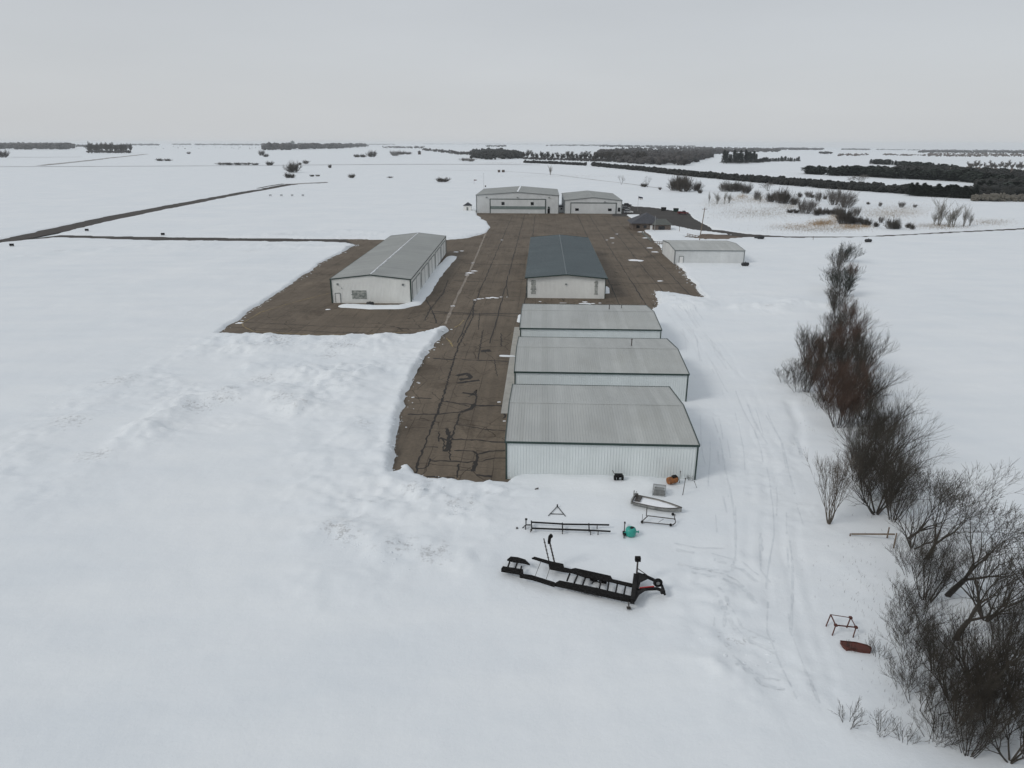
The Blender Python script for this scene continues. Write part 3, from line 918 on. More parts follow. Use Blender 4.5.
for k in range(5):
    yy = 8 + 14.5 * k
    mb = MB(); mb.box((17.88, yy, 2.2), (.08, 12.2, 4.2)); d_ = mb.build('door', M['wallC'], hl)
    mb = MB()
    for (a, b, c_, e) in ((yy - 6.2, yy + 6.2, 4.35, 4.5),): mb.box((17.94, (a + b) / 2, (c_ + e) / 2), (.1, b - a, e - c_))
    for y_ in (yy - 6.15, yy, yy + 6.15): mb.box((17.94, y_, 2.2), (.09, .12, 4.2))
    mb.build('door_frame', M['trimG'], d_)
# a thin line of snow on the ridge
def cap(P, x, y0, y1, z, w, n=50):
    mb = MB(); vs = []
    for k in range(n + 1):
        y = y0 + (y1 - y0) * k / n; a, b = w * random.uniform(.5, 1.3), w * random.uniform(.5, 1.3)
        vs += [(x - a, y, z - .06), (x - a * .4, y, z + .06), (x + b * .4, y, z + .06), (x + b, y, z - .06)]
    mb.add(vs, [(4 * i + j, 4 * i + 4 + j, 4 * i + 5 + j, 4 * i + 1 + j)[::-1] for i in range(n) for j in range(3)])
    mb.build('snow_cap', M['roofsnow'], P, smooth=True)
cap(hl, 8.9, .3, 74.5, 6.50, .16)

# far hangars
fa_ = shed('large_hangar', 'tallest far hangar with a wide dark framed door crossed by a grey band', 'hangar', -34.0, 360, 2.46, 42.2, 50, 8.9, 1.6, 'y', M['wallG'], M['roofY'], M['trimG'], ov=.3, ovg=.3, tw=.3)
mb = MB()
mb.box((21.3, -.12, 7.05), (28.6, .2, .35)); mb.box((7.1, -.12, 3.5), (.4, .2, 7.2)); mb.box((35.5, -.12, 3.5), (.4, .2, 7.2))
mb.build('door_frame', M['trim'], fa_)
mb = MB(); mb.box((21.3, -.08, 3.45), (28.0, .12, 6.9)); bd = mb.build('door', M['wallG'], fa_)
mb = MB(); mb.box((21.3, -.18, 2.8), (27.9, .08, 1.5)); mb.build('door_band', M['teald'], bd)
for x_ in (13.7, 28.7):
    mb = MB(); mb.box((x_, -.2, 4.9), (1.5, .12, 1.5)); mb.build('window', M['glass'], bd)
mb = MB(); mb.box((37.2, -.09, 1.2), (1.2, .12, 2.3)); mb.build('door', M['glass'], fa_)
for x_ in (5.3, 21.1, 37.3):
    mb = MB(); mb.box((x_, -.2, 7.9), (.7, .4, .4)); mb.build('wall_lamp', M['trimG'], fa_)
mb = MB(); mb.box((37.2, -.2, 3.0), (.9, .3, .9)); mb.build('wall_vent', M['trim'], fa_)
cap(fa_, 21.1, 0, 49, 10.68, .45, 30)

fb_ = shed('medium_hangar', 'lower far hangar with two small dark windows, right of the tallest one', 'hangar', 11.3, 361, 2.46, 29.2, 52, 6.5, 1.5, 'y', M['wallG'], M['roofY'], M['trimG'], ov=.3, ovg=.3, tw=.3)
mb = MB(); mb.box((14.8, -.08, 2.55), (22.6, .12, 5.1)); bd = mb.build('door', M['wallG'], fb_)
mb = MB(); mb.box((14.8, -.13, 5.3), (23.6, .2, .4)); mb.box((3.2, -.12, 2.6), (.3, .2, 5.2)); mb.box((26.4, -.12, 2.6), (.3, .2, 5.2)); mb.build('door_frame', M['trim'], fb_)
for x_ in (6.4, 23.2):
    mb = MB(); mb.box((x_, -.2, 2.0), (1.8, .14, 1.2)); mb.build('window', M['glass'], bd)
mb = MB(); mb.box((27.9, -.09, 2.1), (1.2, .12, 2.0)); mb.build('window', M['glass'], fb_)
mb = MB(); mb.box((20.5, -.2, 5.95), (.8, .4, .3)); mb.build('wall_lamp', M['trimG'], fb_)
# link shed between the far hangars
lk = thing('storage_shed', 'small dark roofed shed squeezed between the two far hangars', 'shed', (*from_grid(9.7, 368), 0), -AG)
mb = MB(); mb.box((0, 0, 1.4), (2.2, 4, 2.8)); mb.build('wall', M['wallG'], lk)
mb = MB(); mb.box((0, 0, 3.1), (2.5, 4.4, .7), 0, .8); mb.build('roof', M['shingle'], lk)
mb = MB(); mb.box((.2, -2.04, 1.9), (1.0, .08, .9)); mb.build('window', M['glass'], lk)

# small shed at the right
sm = shed('storage_building', 'white rectangular shed with grey roof and single door, beside the snowy road', 'shed', 39.6, 205.9, 2.46, 20.4, 21.5, 4.1, .7, 'x', M['wallG'], M['roof'], M['trimG'], tw=.22)
mb = MB(); mb.box((2.0, -.06, 1.15), (1.1, .08, 2.2)); dd = mb.build('door', M['white'], sm)
mb = MB()
for c_, d_ in (((1.4, -.09, 1.15), (.12, .12, 2.35)), ((2.6, -.09, 1.15), (.12, .12, 2.35)), ((2.0, -.09, 2.36), (1.3, .12, .12))): mb.box(c_, d_)
mb.build('door_frame', M['trimG'], dd)

# terminal house with hipped shingle roof
p = G(651, 231)
th = thing('terminal_house', 'low house with dark grey hipped shingle roof at the right edge of the apron', 'house', (p[0] - .5, p[1] + 8.5, 0), -AG)
mb = MB(); mb.box((0, 0, 1.4), (12.6, 13, 2.9)); mb.build('wall', M['brown'], th)
mb = MB(); mb.box((5.5, -5.2, 1.25), (7, 5, 2.5)); mb.build('wall', M['brown'], th)
def hip(mb, x0, x1, y0, y1, z0, z1, axis='y', ins=None):
    if axis == 'y':
        i = ins if ins is not None else (x1 - x0) / 2; xm = (x0 + x1) / 2
        mb.add([(x0, y0, z0), (x1, y0, z0), (x1, y1, z0), (x0, y1, z0), (xm, y0 + i, z1), (xm, y1 - i, z1)], [(0, 1, 4), (1, 2, 5, 4), (2, 3, 5), (3, 0, 4, 5), (3, 2, 1, 0)])
    else:
        i = ins if ins is not None else (y1 - y0) / 2; ym = (y0 + y1) / 2
        mb.add([(x0, y0, z0), (x1, y0, z0), (x1, y1, z0), (x0, y1, z0), (x0 + i, ym, z1), (x1 - i, ym, z1)], [(0, 1, 5, 4), (1, 2, 5), (2, 3, 4, 5), (3, 0, 4), (3, 2, 1, 0)])
mb = MB(); hip(mb, -7.4, 7.2, -7.2, 7.4, 2.8, 6.6, 'y', 6.2); mb.build('roof', M['shingle'], th)
mb = MB(); hip(mb, 1.2, 9.6, -8.2, -2.2, 2.45, 4.6, 'x', 2.4); mb.build('roof', M['shingleG'], th)
for (x_, w_) in ((-4.3, 1.4), (-1.4, 1.2)):
    mb = MB(); mb.box((x_, -6.54, 1.5), (w_, .1, 1.1)); mb.build('window', M['glass'], th)
mb = MB(); mb.box((5.2, -7.74, 1.2), (2.6, .1, 1.3)); mb.build('window', M['glass'], th)
mb = MB(); mb.box((1.2, -6.54, 1.05), (1.0, .1, 2.1)); mb.build('door', M['white'], th)
mb = MB(); mb.tube((-2.5, 1.5, 4.6), (-2.5, 1.5, 6.8), .16, .16); mb.build('chimney', M['pipe'], th)

# little white hut left of the far hangars
p = G(467.5, 211)
hu = thing('white_hut', 'tiny white hut with a grey pitched roof left of the tallest far hangar', 'hut', (p[0], p[1] + 2, 0), -AG)
mb = MB(); mb.box((0, 0, 1.3), (4.0, 3.4, 2.9)); mb.build('wall', M['white'], hu)
mb = MB(); mb.add([(-2.4, -2, 2.7), (2.4, -2, 2.7), (2.4, 2, 2.7), (-2.4, 2, 2.7), (0, -2, 4.3), (0, 2, 4.3)], [(0, 1, 4), (1, 2, 5, 4), (2, 3, 5), (3, 0, 4, 5), (3, 2, 1, 0)]); mb.build('roof', M['shingle'], hu)
mb = MB(); mb.box((0, -1.72, 1.0), (.9, .08, 1.9)); mb.build('door', M['trimG'], hu)
# far barn
p = W(419.5, 154.5)
ba = thing('far_barn', 'small dark barn with a snowy roof standing alone far out in the white fields', 'barn', p, .2)
mb = MB(); mb.box((0, 0, 4), (9, 8, 9)); mb.build('wall', M['brown'], ba)
mb = MB(); mb.add([(-6.5, -6, 7.5), (6.5, -6, 7.5), (6.5, 6, 7.5), (-6.5, 6, 7.5), (0, -6, 12), (0, 6, 12)], [(0, 1, 4), (1, 2, 5, 4), (2, 3, 5), (3, 0, 4, 5), (3, 2, 1, 0)]); mb.build('roof', M['shingle'], ba)
mb = MB(); mb.box((0, -4.05, 2.5), (3.5, .2, 5)); mb.build('door', M['black'], ba)


# ------------------------------------------------------------------ vehicles and yard things near the terminal
def car(name, label, px, py, rz, paint, kind='suv', group=None, sc_=1.0):
    p = W(px, py)
    P = thing(name, label, 'truck' if kind == 'pickup' else 'car', (p.x, p.y, max(p.z, .02)), rz, group)
    Ln = 5.4 if kind == 'pickup' else 4.7
    prof = [(-Ln / 2, .45), (-Ln / 2, .95), (-Ln / 2 + .15, 1.02), (-Ln / 2 + 1.25 if kind != 'pickup' else -.2, 1.05), (Ln / 2 - 1.3, 1.05), (Ln / 2 - .2, .92), (Ln / 2, .7), (Ln / 2, .4)]
    n = len(prof)
    mb = MB(); mb.add([(a, -.92, b) for a, b in prof] + [(a, .92, b) for a, b in prof], [tuple(range(n)), tuple(range(2 * n - 1, n - 1, -1))] + [(i, (i + 1) % n, n + (i + 1) % n, n + i)[::-1] for i in range(n)])
    mb.build('body', paint, P)
    x0, x1 = (-.35, 1.45) if kind == 'pickup' else (-2.1, 1.0)
    cab = [(x0, 1.03), (x0 + .15, 1.68), (x1 - .65, 1.68), (x1, 1.03)]
    mb = MB(); mb.add([(a, -.80 + .1 * (b > 1.2), b) for a, b in cab] + [(a, .80 - .1 * (b > 1.2), b) for a, b in cab], [(0, 1, 2, 3)[::-1], (4, 5, 6, 7), (0, 1, 5, 4), (1, 2, 6, 5), (2, 3, 7, 6)])
    mb.build('window', M['glass'], P)
    mb = MB(); mb.box(((x0 + x1) / 2 - .2, 0, 1.71), (x1 - x0 - .7, 1.42, .06)); mb.build('roof', paint, P)
    if kind == 'pickup':
        mb = MB()
        for yy in (-.85, .85): mb.box((-1.55, yy, 1.2), (2.3, .1, .35))
        mb.box((-2.65, 0, 1.2), (.1, 1.8, .35)); mb.build('cargo_bed', paint, P)
    for sx_ in (-1.45, 1.45):
        for sy_ in (-.85, .85):
            mb = MB(); mb.tube((sx_, sy_ - .11, .34), (sx_, sy_ + .11, .34), .34, .34, 14); w_ = mb.build('wheel', M['rubber'], P)
            mb = MB(); mb.tube((sx_, sy_ - .12, .34), (sx_, sy_ + .12, .34), .18, .18, 10); mb.build('rim', M['galv'], w_)
    for sy_ in (-.65, .65):
        mb = MB(); mb.box((Ln / 2 - .02, sy_, .74), (.1, .35, .16)); mb.build('headlight', M['white'], P)
    return P


car('parked_car', 'white parked car nearest the right corner of the lower far hangar', 628.5, 213.2, -.15, M['carw'])
car('parked_car', 'silver parked car standing between the white car and the dark car behind the hangar corner', 626, 209.6, -.1, M['cars'])
car('parked_car', 'dark parked car farthest back beside the lower far hangar', 627.5, 206.2, -.1, M['card'])
car('pickup_truck', 'red pickup truck parked on the dark lot behind the terminal house', 683, 214.2, .1, M['carr'], 'pickup')


def dumpster(label, px, py, mat, rz):
    p = W(px, py); P = thing('dumpster', label, 'bin', (p.x, p.y, p.z), rz)
    mb = MB(); mb.hexa([(-1.2, -.7, .12), (1.2, -.7, .12), (1.2, .7, .12), (-1.2, .7, .12), (-1.35, -.8, 1.3), (1.35, -.8, 1.3), (1.35, .8, 1.65), (-1.35, .8, 1.65)]); mb.build('body', mat, P)
    mb = MB(); mb.hexa([(-1.38, -.83, 1.32), (1.38, -.83, 1.32), (1.38, .83, 1.67), (-1.38, .83, 1.67), (-1.38, -.83, 1.38), (1.38, -.83, 1.38), (1.38, .83, 1.75), (-1.38, .83, 1.75)]); mb.build('lid', M['rubber'], P)
    mb = MB()
    for sx_ in (-1, 1):
        for sy_ in (-.5, .5): mb.box((sx_, sy_, .06), (.15, .15, .14))
    mb.build('caster', M['rubber'], P)


dumpster('black bin at the snow edge of the parking lot, farther left of the green one', 663.5, 210.6, M['dumpb'], -.1)
dumpster('dark green bin at the snow edge of the lot, just left of the red truck', 675.8, 211.6, M['dump'], -.1)

# flagpole
p = W(637.6, 211)
fl = thing('flagpole', 'thin flagpole flying a dark and white flag behind the parked cars', 'flagpole', p)
mb = MB(); mb.tube((0, 0, 0), (0, 0, 7.8), .07, .04, 8); mb.build('pole', M['galv'], fl)
mb = MB(); vs = []
for i in range(13):
    for j in range(7):
        vs.append((i * .2 - .05, .16 * math.sin(i * .9 + j * .2), 7.6 - j * .25 - .04 * i + (.5 if 0 else 0)))
mb.add(vs, [(i * 7 + j, (i + 1) * 7 + j, (i + 1) * 7 + j + 1, i * 7 + j + 1) for i in range(12) for j in range(3)])
f1 = mb.build('flag', M['navy'], fl, smooth=True)
mb = MB(); mb.add(vs, [(i * 7 + j, (i + 1) * 7 + j, (i + 1) * 7 + j + 1, i * 7 + j + 1) for i in range(12) for j in range(3, 6)])
mb.build('flag_stripe', M['white'], f1, smooth=True)
mb = MB(); mb.lathe((0, 0, 7.86), [(0, .1), (.09, .05), (.09, -.05), (0, -.1)], 10); mb.build('finial', M['galv'], fl)

# utility pole right
p = W(699.5, 240)
up = thing('utility_pole', 'tall wooden utility pole standing behind the white shed', 'pole', p, .1)
mb = MB(); mb.tube((0, 0, -.3), (0.9, 0, 11.6), .19, .13, 10); mb.build('pole', M['wood'], up)
mb = MB(); mb.bar((-.1, 0, 11.0), (1.8, 0, 11.0), .1, .12); mb.build('crossarm', M['wood'], up)
mb = MB()
for x_ in (-.05, .45, 1.35, 1.75): mb.tube((x_, 0, 11.05), (x_, 0, 11.25), .05, .04, 6)
mb.build('insulator', M['steel'], up)
# slim mast beside the far hangar
p = W(484, 193)
ms = thing('slim_mast', 'thin pale mast standing in the snow behind the tallest hangar roof', 'mast', p)
mb = MB(); mb.tube((0, 0, 0), (-.2, 0, 13), .10, .06, 8); mb.build('pole', M['galv'], ms)
mb = MB(); mb.tube((-.2, 0, 13), (-.2, 0, 13.6), .18, .18, 8); mb.build('lamp', M['galv'], ms)
p = W(474, 184)
ws = thing('wind_indicator', 'small reddish wind indicator on a post left of the far hangars', 'windsock', p)
mb = MB(); mb.tube((0, 0, 0), (0, 0, 3.4), .08, .06, 8); mb.build('pole', M['steel'], ws)
mb = MB(); mb.lathe((0, 0, 3.3), [(.5, 0), (.42, 1.2), (.22, 2.6), (.2, 2.6), (.4, 1.2), (.48, 0), (.5, 0)], 12, 'x'); mb.build('sock', M['redrust'], ws)
p = W(485.5, 187)
eb = thing('electric_box', 'small dark box on the snow at the foot of the thin mast', 'box', p)
mb = MB(); mb.box((0, 0, .6), (1.0, .8, 1.2)); mb.build('cabinet', M['steel'], eb)
mb = MB(); mb.box((0, 0, 1.24), (1.1, .9, .08)); mb.build('lid', M['steel'], eb)

# fence pieces and posts by the terminal
for i, (a, b, lb) in enumerate([((642, 234), (651, 242), 'low green grey fence running along the apron edge beside the terminal house'), ((655, 244.5), (664, 244.8), 'short dark fence section reaching the left wall of the white shed'),
                                ((687, 236.3), (698, 238.6), 'short wooden fence section left of the utility pole')]):
    A, B = W(*a), W(*b); P = thing('low_fence', lb, 'fence', (A.x, A.y, 0))
    n = 4
    for k in range(n + 1):
        q = A.lerp(B, k / n); mb = MB(); mb.box((q.x, q.y, q.z + .5), (.12, .12, 1.3)); mb.build('post', M['trimG'] if i == 0 else M['wood'], P, True)
    mb = MB()
    for zz in (.45, .95): mb.bar(A + Vector((0, .1, zz)), B + Vector((0, .1, zz)), .06, .22)
    mb.build('rail', M['teald'] if i == 0 else M['wood'], P, True)
for (px, py, h_, lb) in [(679.3, 231.3, 1.8, 'lone dark post in the snow right of the terminal house'), (654.5, 230.8, 6.2, 'thin light pole rising in front of the terminal house roof'),
                         (813, 240, 1.2, 'short marker post in the snow near the top of the tree row'), (705.6, 239.6, 1.6, 'short sign post beside the brown driveway')]:
    p = W(px, py); P = thing('marker_post', lb, 'post', p)
    mb = MB(); mb.tube((0, 0, -.2), (0, 0, h_), .10, .08, 8); mb.build('pole', M['galv'] if h_ > 3 else M['wood'], P)
    mb = MB(); mb.box((0, 0, h_), (.3, .2, .25)); mb.build('cap', M['steel'], P)
for (px, py, s_, lb) in [(745, 266, 1.0, 'dark propane tank on the snow at the right corner of the white shed'), (760.5, 239, 1.2, 'dark tank lying in the snow beside the road, right of the driveway'), (756, 238.2, .6, 'smallest dark tank in the snow, close to the driveway mouth'),
                         (868, 242.2, 1.1, 'long low dark tank half buried by the road above the tree row'), (551, 212.6, .9, 'dark tank at the right end of the tallest hangar front'), (370.3, 305.2, .75, 'small black tank on the snow bank in front of the left hangar wall')]:
    p = W(px, py); P = thing('steel_tank', lb, 'tank', p, random.uniform(-.2, .2))
    mb = MB(); mb.lathe((0, 0, .55 * s_), [(0, -1.15 * s_), (.3 * s_, -1.1 * s_), (.48 * s_, -.9 * s_), (.5 * s_, 0), (.48 * s_, .9 * s_), (.3 * s_, 1.1 * s_), (0, 1.15 * s_)], 14, 'x'); mb.build('tank_body', M['dumpb'], P, smooth=True)
    mb = MB()
    for x_ in (-.7, .7): mb.box((x_ * s_, 0, .08), (.14 * s_, .8 * s_, .5 * s_))
    mb.build('foot', M['steel'], P)
    mb = MB(); mb.tube((0, 0, s_), (0, 0, 1.25 * s_), .12 * s_, .12 * s_, 8); mb.build('valve_cap', M['steel'], P)
# runway lights and signs
lights = [(12, 246.4, 'dark runway light nearest the left picture edge, below the runway', 1.25), (87, 231.2, 'dark runway light in the snow strip between runway and taxiway, farther left', 1.25), (163, 235.4, 'dark runway light in the snow just above the taxiway, farther right', 1.25)]
for px, py, lb, s_ in lights:
    p = W(px, py); P = thing('runway_light', lb, 'runway light', p)
    mb = MB(); mb.box((0, 0, .45 * s_), (1.3, .5, .6 * s_)); mb.build('sign_body', M['black'], P)
    mb = MB()
    for x_ in (-.5, .5): mb.tube((x_, 0, -.2), (x_, 0, .3), .05, .05, 6)
    mb.build('leg', M['steel'], P)
for k, px in enumerate((270.5, 281.5, 292.3, 303)):
    p = W(px, 196.5); P = thing('approach_light', ('leftmost', 'second', 'third', 'rightmost')[k] + ' of four small approach lights lined up in the snow beyond the runway', 'runway light', p, group='four approach lights in a line')
    mb = MB(); mb.box((0, 0, .95), (1.4, .9, .6)); mb.build('lamp_housing', M['trimG'], P)
    mb = MB()
    for x_ in (-.5, .5): mb.tube((x_, 0, -.2), (x_, 0, .7), .07, .07, 6)
    mb.build('leg', M['steel'], P)
for k, px in enumerate((499, 503.3)):
    p = W(px, 172.3); P = thing('hay_bale', ('left', 'right')[k] + ' one of two brown round bales far out in the snow above the far hangars', 'bale', p, .3 * k)
    mb = MB(); mb.lathe((0, 0, 1.5), [(0, -1.6), (1.5, -1.5), (1.6, 0), (1.5, 1.5), (0, 1.6)], 16, 'x'); o = mb.build('bale_body', M['wood_brown'], P, smooth=True)
    mb = MB(); mb.box((0, 0, 3.0), (2.2, 1.4, .3), 0, .6); mb.build('snow_cap', M['roofsnow'], P)


# ------------------------------------------------------------------ foreground yard objects
def Z5(a, b, z): return Vector((*G(490 + a / 5.39, 520 + b / 5.39, z), z))
def Z6(a, b, z): return Vector((*G(510 + a / 5.39, 470 + b / 5.39, z), z))


# big black hydraulic boat trailer
p0 = W(590, 585)
gz = p0.z
T = thing('boat_trailer', 'long black hydraulic boat trailer standing on the snow below the hangars', 'trailer', p0)
zt = gz + .62
def beam(name, l, w, h, z=zt, mat='black', par=T):
    mb = MB()
    for a, b in zip(l[:-1], l[1:]): mb.bar(Z5(*a, z), Z5(*b, z), w, h)
    return mb.build(name, M[mat], par, True)
# near bunk deck and far bunk deck (wide carpeted runners with a drop side)
def deck(name, outline, z, th_, mat='carpet'):
    mb = MB(); pts = [Z5(a, b, z) for a, b in outline][::-1]
    n = len(pts)
    mb.add([(q.x, q.y, z - th_) for q in pts] + [(q.x, q.y, z) for q in pts], [tuple(range(n - 1, -1, -1)), tuple(range(n, 2 * n))] + [(i, (i + 1) % n, n + (i + 1) % n, n + i) for i in range(n)])
    return mb.build(name, M[mat], T, True)
deck('deck', [(345, 342), (375, 325), (560, 362), (775, 412), (778, 432), (720, 424), (560, 388), (420, 358)], zt, .26)
deck('deck', [(440, 262), (460, 258), (650, 300), (660, 318), (780, 345), (778, 362), (650, 331), (520, 308), (440, 282)], zt, .10)
deck('deck', [(225, 204), (240, 197), (330, 222), (395, 236), (400, 255), (450, 266), (450, 282), (400, 276), (320, 260), (315, 232), (240, 208)], zt - .02, .12)
deck('deck', [(60, 262), (70, 248), (178, 265), (180, 290), (225, 296), (350, 335), (348, 355), (230, 318), (160, 304), (158, 288), (60, 272)], zt - .02, .14)
deck('deck', [(92, 212), (112, 196), (150, 200), (190, 212), (216, 238), (180, 228), (130, 222)], zt - .02, .14)
beam('side_rail', [(375, 342), (430, 366), (560, 396), (740, 432)], .08, .16, zt - .16)
for a, b in [((430, 290), (415, 328)), ((472, 300), (455, 338)), ((515, 308), (500, 350)), ((598, 330), (590, 368)), ((640, 338), (634, 378)), ((686, 348), (678, 388)), ((730, 360), (722, 400)),
             ((110, 214), (95, 258)), ((150, 222), (135, 264)), ((170, 250), (165, 270))]:
    beam('crossbar', [a, b], .12, .12, zt - .12)
mb = MB()
arc = []
for k in range(9):
    t = math.pi * k / 8
    q = Z5(572 - 22 * math.cos(t), 345 - 14 * math.sin(t), zt - .10); arc.append(q)
mb.path(arc, .05); mb.build('keel_roller', M['black'], T, True)
mb = MB(); mb.tube(Z5(275, 222, zt - .1), Z5(242, 305, zt - .1), .022); mb.tube(Z5(322, 262, zt - .1), Z5(303, 318, zt - .1), .022); mb.build('cable', M['steel'], T, True)
# wheels under the rear half
for (a, b) in ((520, 375), (575, 386), (560, 318), (610, 328)):
    q = Z5(a, b, gz + .16)
    d_ = (Z5(780, 425, gz) - Z5(375, 330, gz)).normalized(); n_ = Vector((-d_.y, d_.x, 0))
    mb = MB(); mb.tube(q - n_ * .1, q + n_ * .1, .32, .32, 16); w_ = mb.build('wheel', M['rubber'], T, True)
    mb = MB(); mb.tube(q - n_ * .11, q + n_ * .11, .17, .17, 12); r_o = mb.build('rim', M['black'], w_)
    r_o.data.transform(Matrix.Translation(-Vector(T.location)))
# upright guide posts at the rear
def top_at(base, a, b):
    """a point over the base's depth seen at zoom coordinate (a, b)"""
    px, py = 490 + a / 5.39, 520 + b / 5.39
    d = CR @ np.array([(px - 512) / F, -(py - 384) / F, -1.0])
    t = base.y / d[1]
    return Vector((d[0] * t, base.y, CAM_H + d[2] * t))
for (ba_, tp_, r_) in (((318, 222), (290, 100), .045), ((347, 226), (322, 120), .06)):
    q = Z5(*ba_, zt); t_ = top_at(q, *tp_); mb = MB(); mb.bar(q, t_, r_ * 2, r_ * 2)
    for k in range(1, 6):
        m_ = q.lerp(t_, k / 6); mb.bar(m_ + Vector((-.09, 0, 0)), m_ + Vector((.09, 0, 0)), .04)
    g_ = mb.build('guide_post', M['steel'], T, True)
q = Z5(347, 226, zt); t0 = top_at(q, 318, 124); t1 = top_at(q, 322, 92); t2 = top_at(q, 334, 82)
mb = MB(); mb.bar(t0, t1, .34, .22); mb.bar(t1, t2, .30, .22); mb.build('guide_pad', M['carpet'], T, True)
q = Z5(345, 222, zt); q2 = Z5(295, 190, zt)
# front: bulkhead, winch post, A-frame tongue, jack, spare wheel
beam('bulkhead', [(785, 300), (768, 440)], .34, .42, zt)
deck('bulkhead_plate', [(795, 280), (832, 292), (850, 312), (812, 330), (800, 372), (842, 372), (806, 396), (778, 442), (760, 440), (775, 350)], zt + .1, .12, 'black')
beam('tongue', [(825, 296), (880, 322), (925, 352), (935, 378)], .17, .2)
beam('tongue', [(790, 380), (850, 372), (900, 370), (940, 384)], .16, .2)
beam('reflector_strip', [(806, 366), (845, 362), (885, 358)], .05, .10, zt + .12, 'redtape')
q = Z5(790, 300, zt); t_ = top_at(q, 797, 210); mb = MB(); mb.bar(q, t_, .12, .12); mb.build('winch_post', M['steel'], T, True)
mb = MB(); mb.box(t_, (.44, .3, .36)); mb.build('winch', M['carpet'], T, True)
mb = MB(); mb.tube(q.lerp(t_, .45), Z5(848, 298, zt + .2), .035); mb.build('brace', M['steel'], T, True)
q = Z5(905, 338, zt + .30)
mb = MB(); mb.lathe(q, [(.16, -.1), (.34, -.11), (.38, 0), (.34, .11), (.16, .1)], 20, 'y'); w_ = mb.build('spare_wheel', M['rubber'], T, True, smooth=True)
mb = MB(); mb.lathe(q, [(0, -.05), (.18, -.06), (.18, .06), (0, .05)], 16, 'y'); r_o = mb.build('rim', M['galv'], w_); r_o.data.transform(Matrix.Translation(-Vector(T.location)))
mb = MB(); mb.box(Z5(930, 385, zt), (.32, .36, .26)); mb.tube(Z5(933, 380, zt), Z5(944, 405, gz + .35), .09); mb.build('coupler', M['black'], T, True)
mb = MB(); mb.tube(Z5(748, 445, zt + .2), Z5(748, 478, gz - .1), .06); mb.box(Z5(748, 474, gz + .04), (.3, .3, .06)); mb.build('jack', M['steel'], T, True)
mb = MB(); mb.tube(Z5(942, 382, zt), Z5(942, 396, gz - .1), .05); mb.build('jack', M['steel'], T, True)
mb = MB()
for k in range(10):
    mb.bar(Z5(420 + 36 * k, 374 + 7.6 * k, zt - .25), Z5(420 + 36 * k, 378 + 7.6 * k, gz + .02), .05)
mb.build('stake', M['steel'], T, True)

# long slender frame trailer
p0 = W(566, 530); gz = p0.z; zt = gz + .38
S_ = thing('frame_trailer', 'long narrow black steel frame lying on the snow above the big trailer', 'trailer', p0)
mb = MB()
mb.bar(Z6(115, 281, zt), Z6(285, 291, zt), .10, .12); mb.bar(Z6(285, 292, zt), Z6(425, 294, zt), .11, .12); mb.bar(Z6(425, 294, zt), Z6(535, 296, zt), .10, .12)
mb.build('side_rail', M['black'], S_, True)
mb = MB()
mb.bar(Z6(115, 314, zt), Z6(285, 320, zt), .11, .12); mb.bar(Z6(285, 320, zt), Z6(430, 325, zt), .12, .12); mb.bar(Z6(430, 325, zt), Z6(542, 331, zt), .10, .12)
mb.build('side_rail', M['black'], S_, True)
for x_, a, b in ((115, 276, 324), (282, 287, 329), (425, 290, 330)):
    mb = MB(); mb.bar(Z6(x_, a, zt + .02), Z6(x_ + 2, b, zt + .02), .10, .16); mb.build('crossbar', M['black'], S_, True)
mb = MB(); mb.bar(Z6(112, 296, zt), Z6(84, 296, zt), .08); mb.build('tongue', M['black'], S_, True)
mb = MB(); mb.tube(Z6(86, 296, zt), Z6(86, 296, zt) + Vector((0, 0, .55)), .05); mb.box(Z6(87, 296, zt) + Vector((0, 0, .6)), (.22, .12, .14)); mb.tube(Z6(84, 296, zt), Z6(62, 318, gz + .03), .04); mb.tube(Z6(84, 300, zt), Z6(84, 328, gz), .045); mb.build('jack', M['black'], S_, True)
for a, b in ((470, 297), (475, 330), (435, 330), (283, 325), (112, 318)):
    mb = MB(); q = Z6(a, b, zt); mb.tube(q, (q.x, q.y, gz - .1), .045); mb.build('foot', M['steel'], S_, True)
mb = MB(); mb.box(W(517, 528.5) + Vector((0, 0, .05)), (.16, .16, .12)); 
o = mb.build('steel_bracket', M['steel']); tag(o, 'tiny dark bracket on the snow left of the narrow steel frame', 'bracket')

# triangle frame
p0 = W(556, 513); gz = p0.z
A_ = thing('triangle_frame', 'small black steel triangle with crossbar lying on the snow', 'steel frame', p0)
a, b, c = Z6(255, 195, gz + .1), Z6(207, 246, gz + .06), Z6(299, 249, gz + .06)
mb = MB(); mb.tube(a, b, .035); mb.tube(a, c, .035); mb.build('side_bar', M['black'], A_, True)
mb = MB(); mb.tube(a.lerp(b, .8), a.lerp(c, .8), .035); mb.build('crossbar', M['black'], A_, True)
mb = MB(); mb.tube(a - Vector((0, 0, .1)), a + Vector((0, 0, .18)), .07); mb.build('socket', M['black'], A_, True)

# snow filled aluminium boat
p0 = W(657, 507); gz = p0.z
B_ = thing('rowing_boat', 'open aluminium boat full of snow, bow pointing right', 'boat', p0)
zg = gz + .55
port = [(660, 168), (672, 128), (720, 132), (800, 150), (870, 175), (915, 200), (926, 208)]
star = [(660, 168), (690, 185), (740, 197), (820, 210), (880, 212), (926, 208)]
def interp(l, n):
    d = [0]
    for a, b in zip(l[:-1], l[1:]): d.append(d[-1] + math.dist(a, b))
    out = []
    for k in range(n):
        t = d[-1] * k / (n - 1)
        for i in range(len(l) - 1):
            if t <= d[i + 1] + 1e-6:
                f = (t - d[i]) / (d[i + 1] - d[i]); out.append((l[i][0] + (l[i + 1][0] - l[i][0]) * f, l[i][1] + (l[i + 1][1] - l[i][1]) * f)); break
    return out
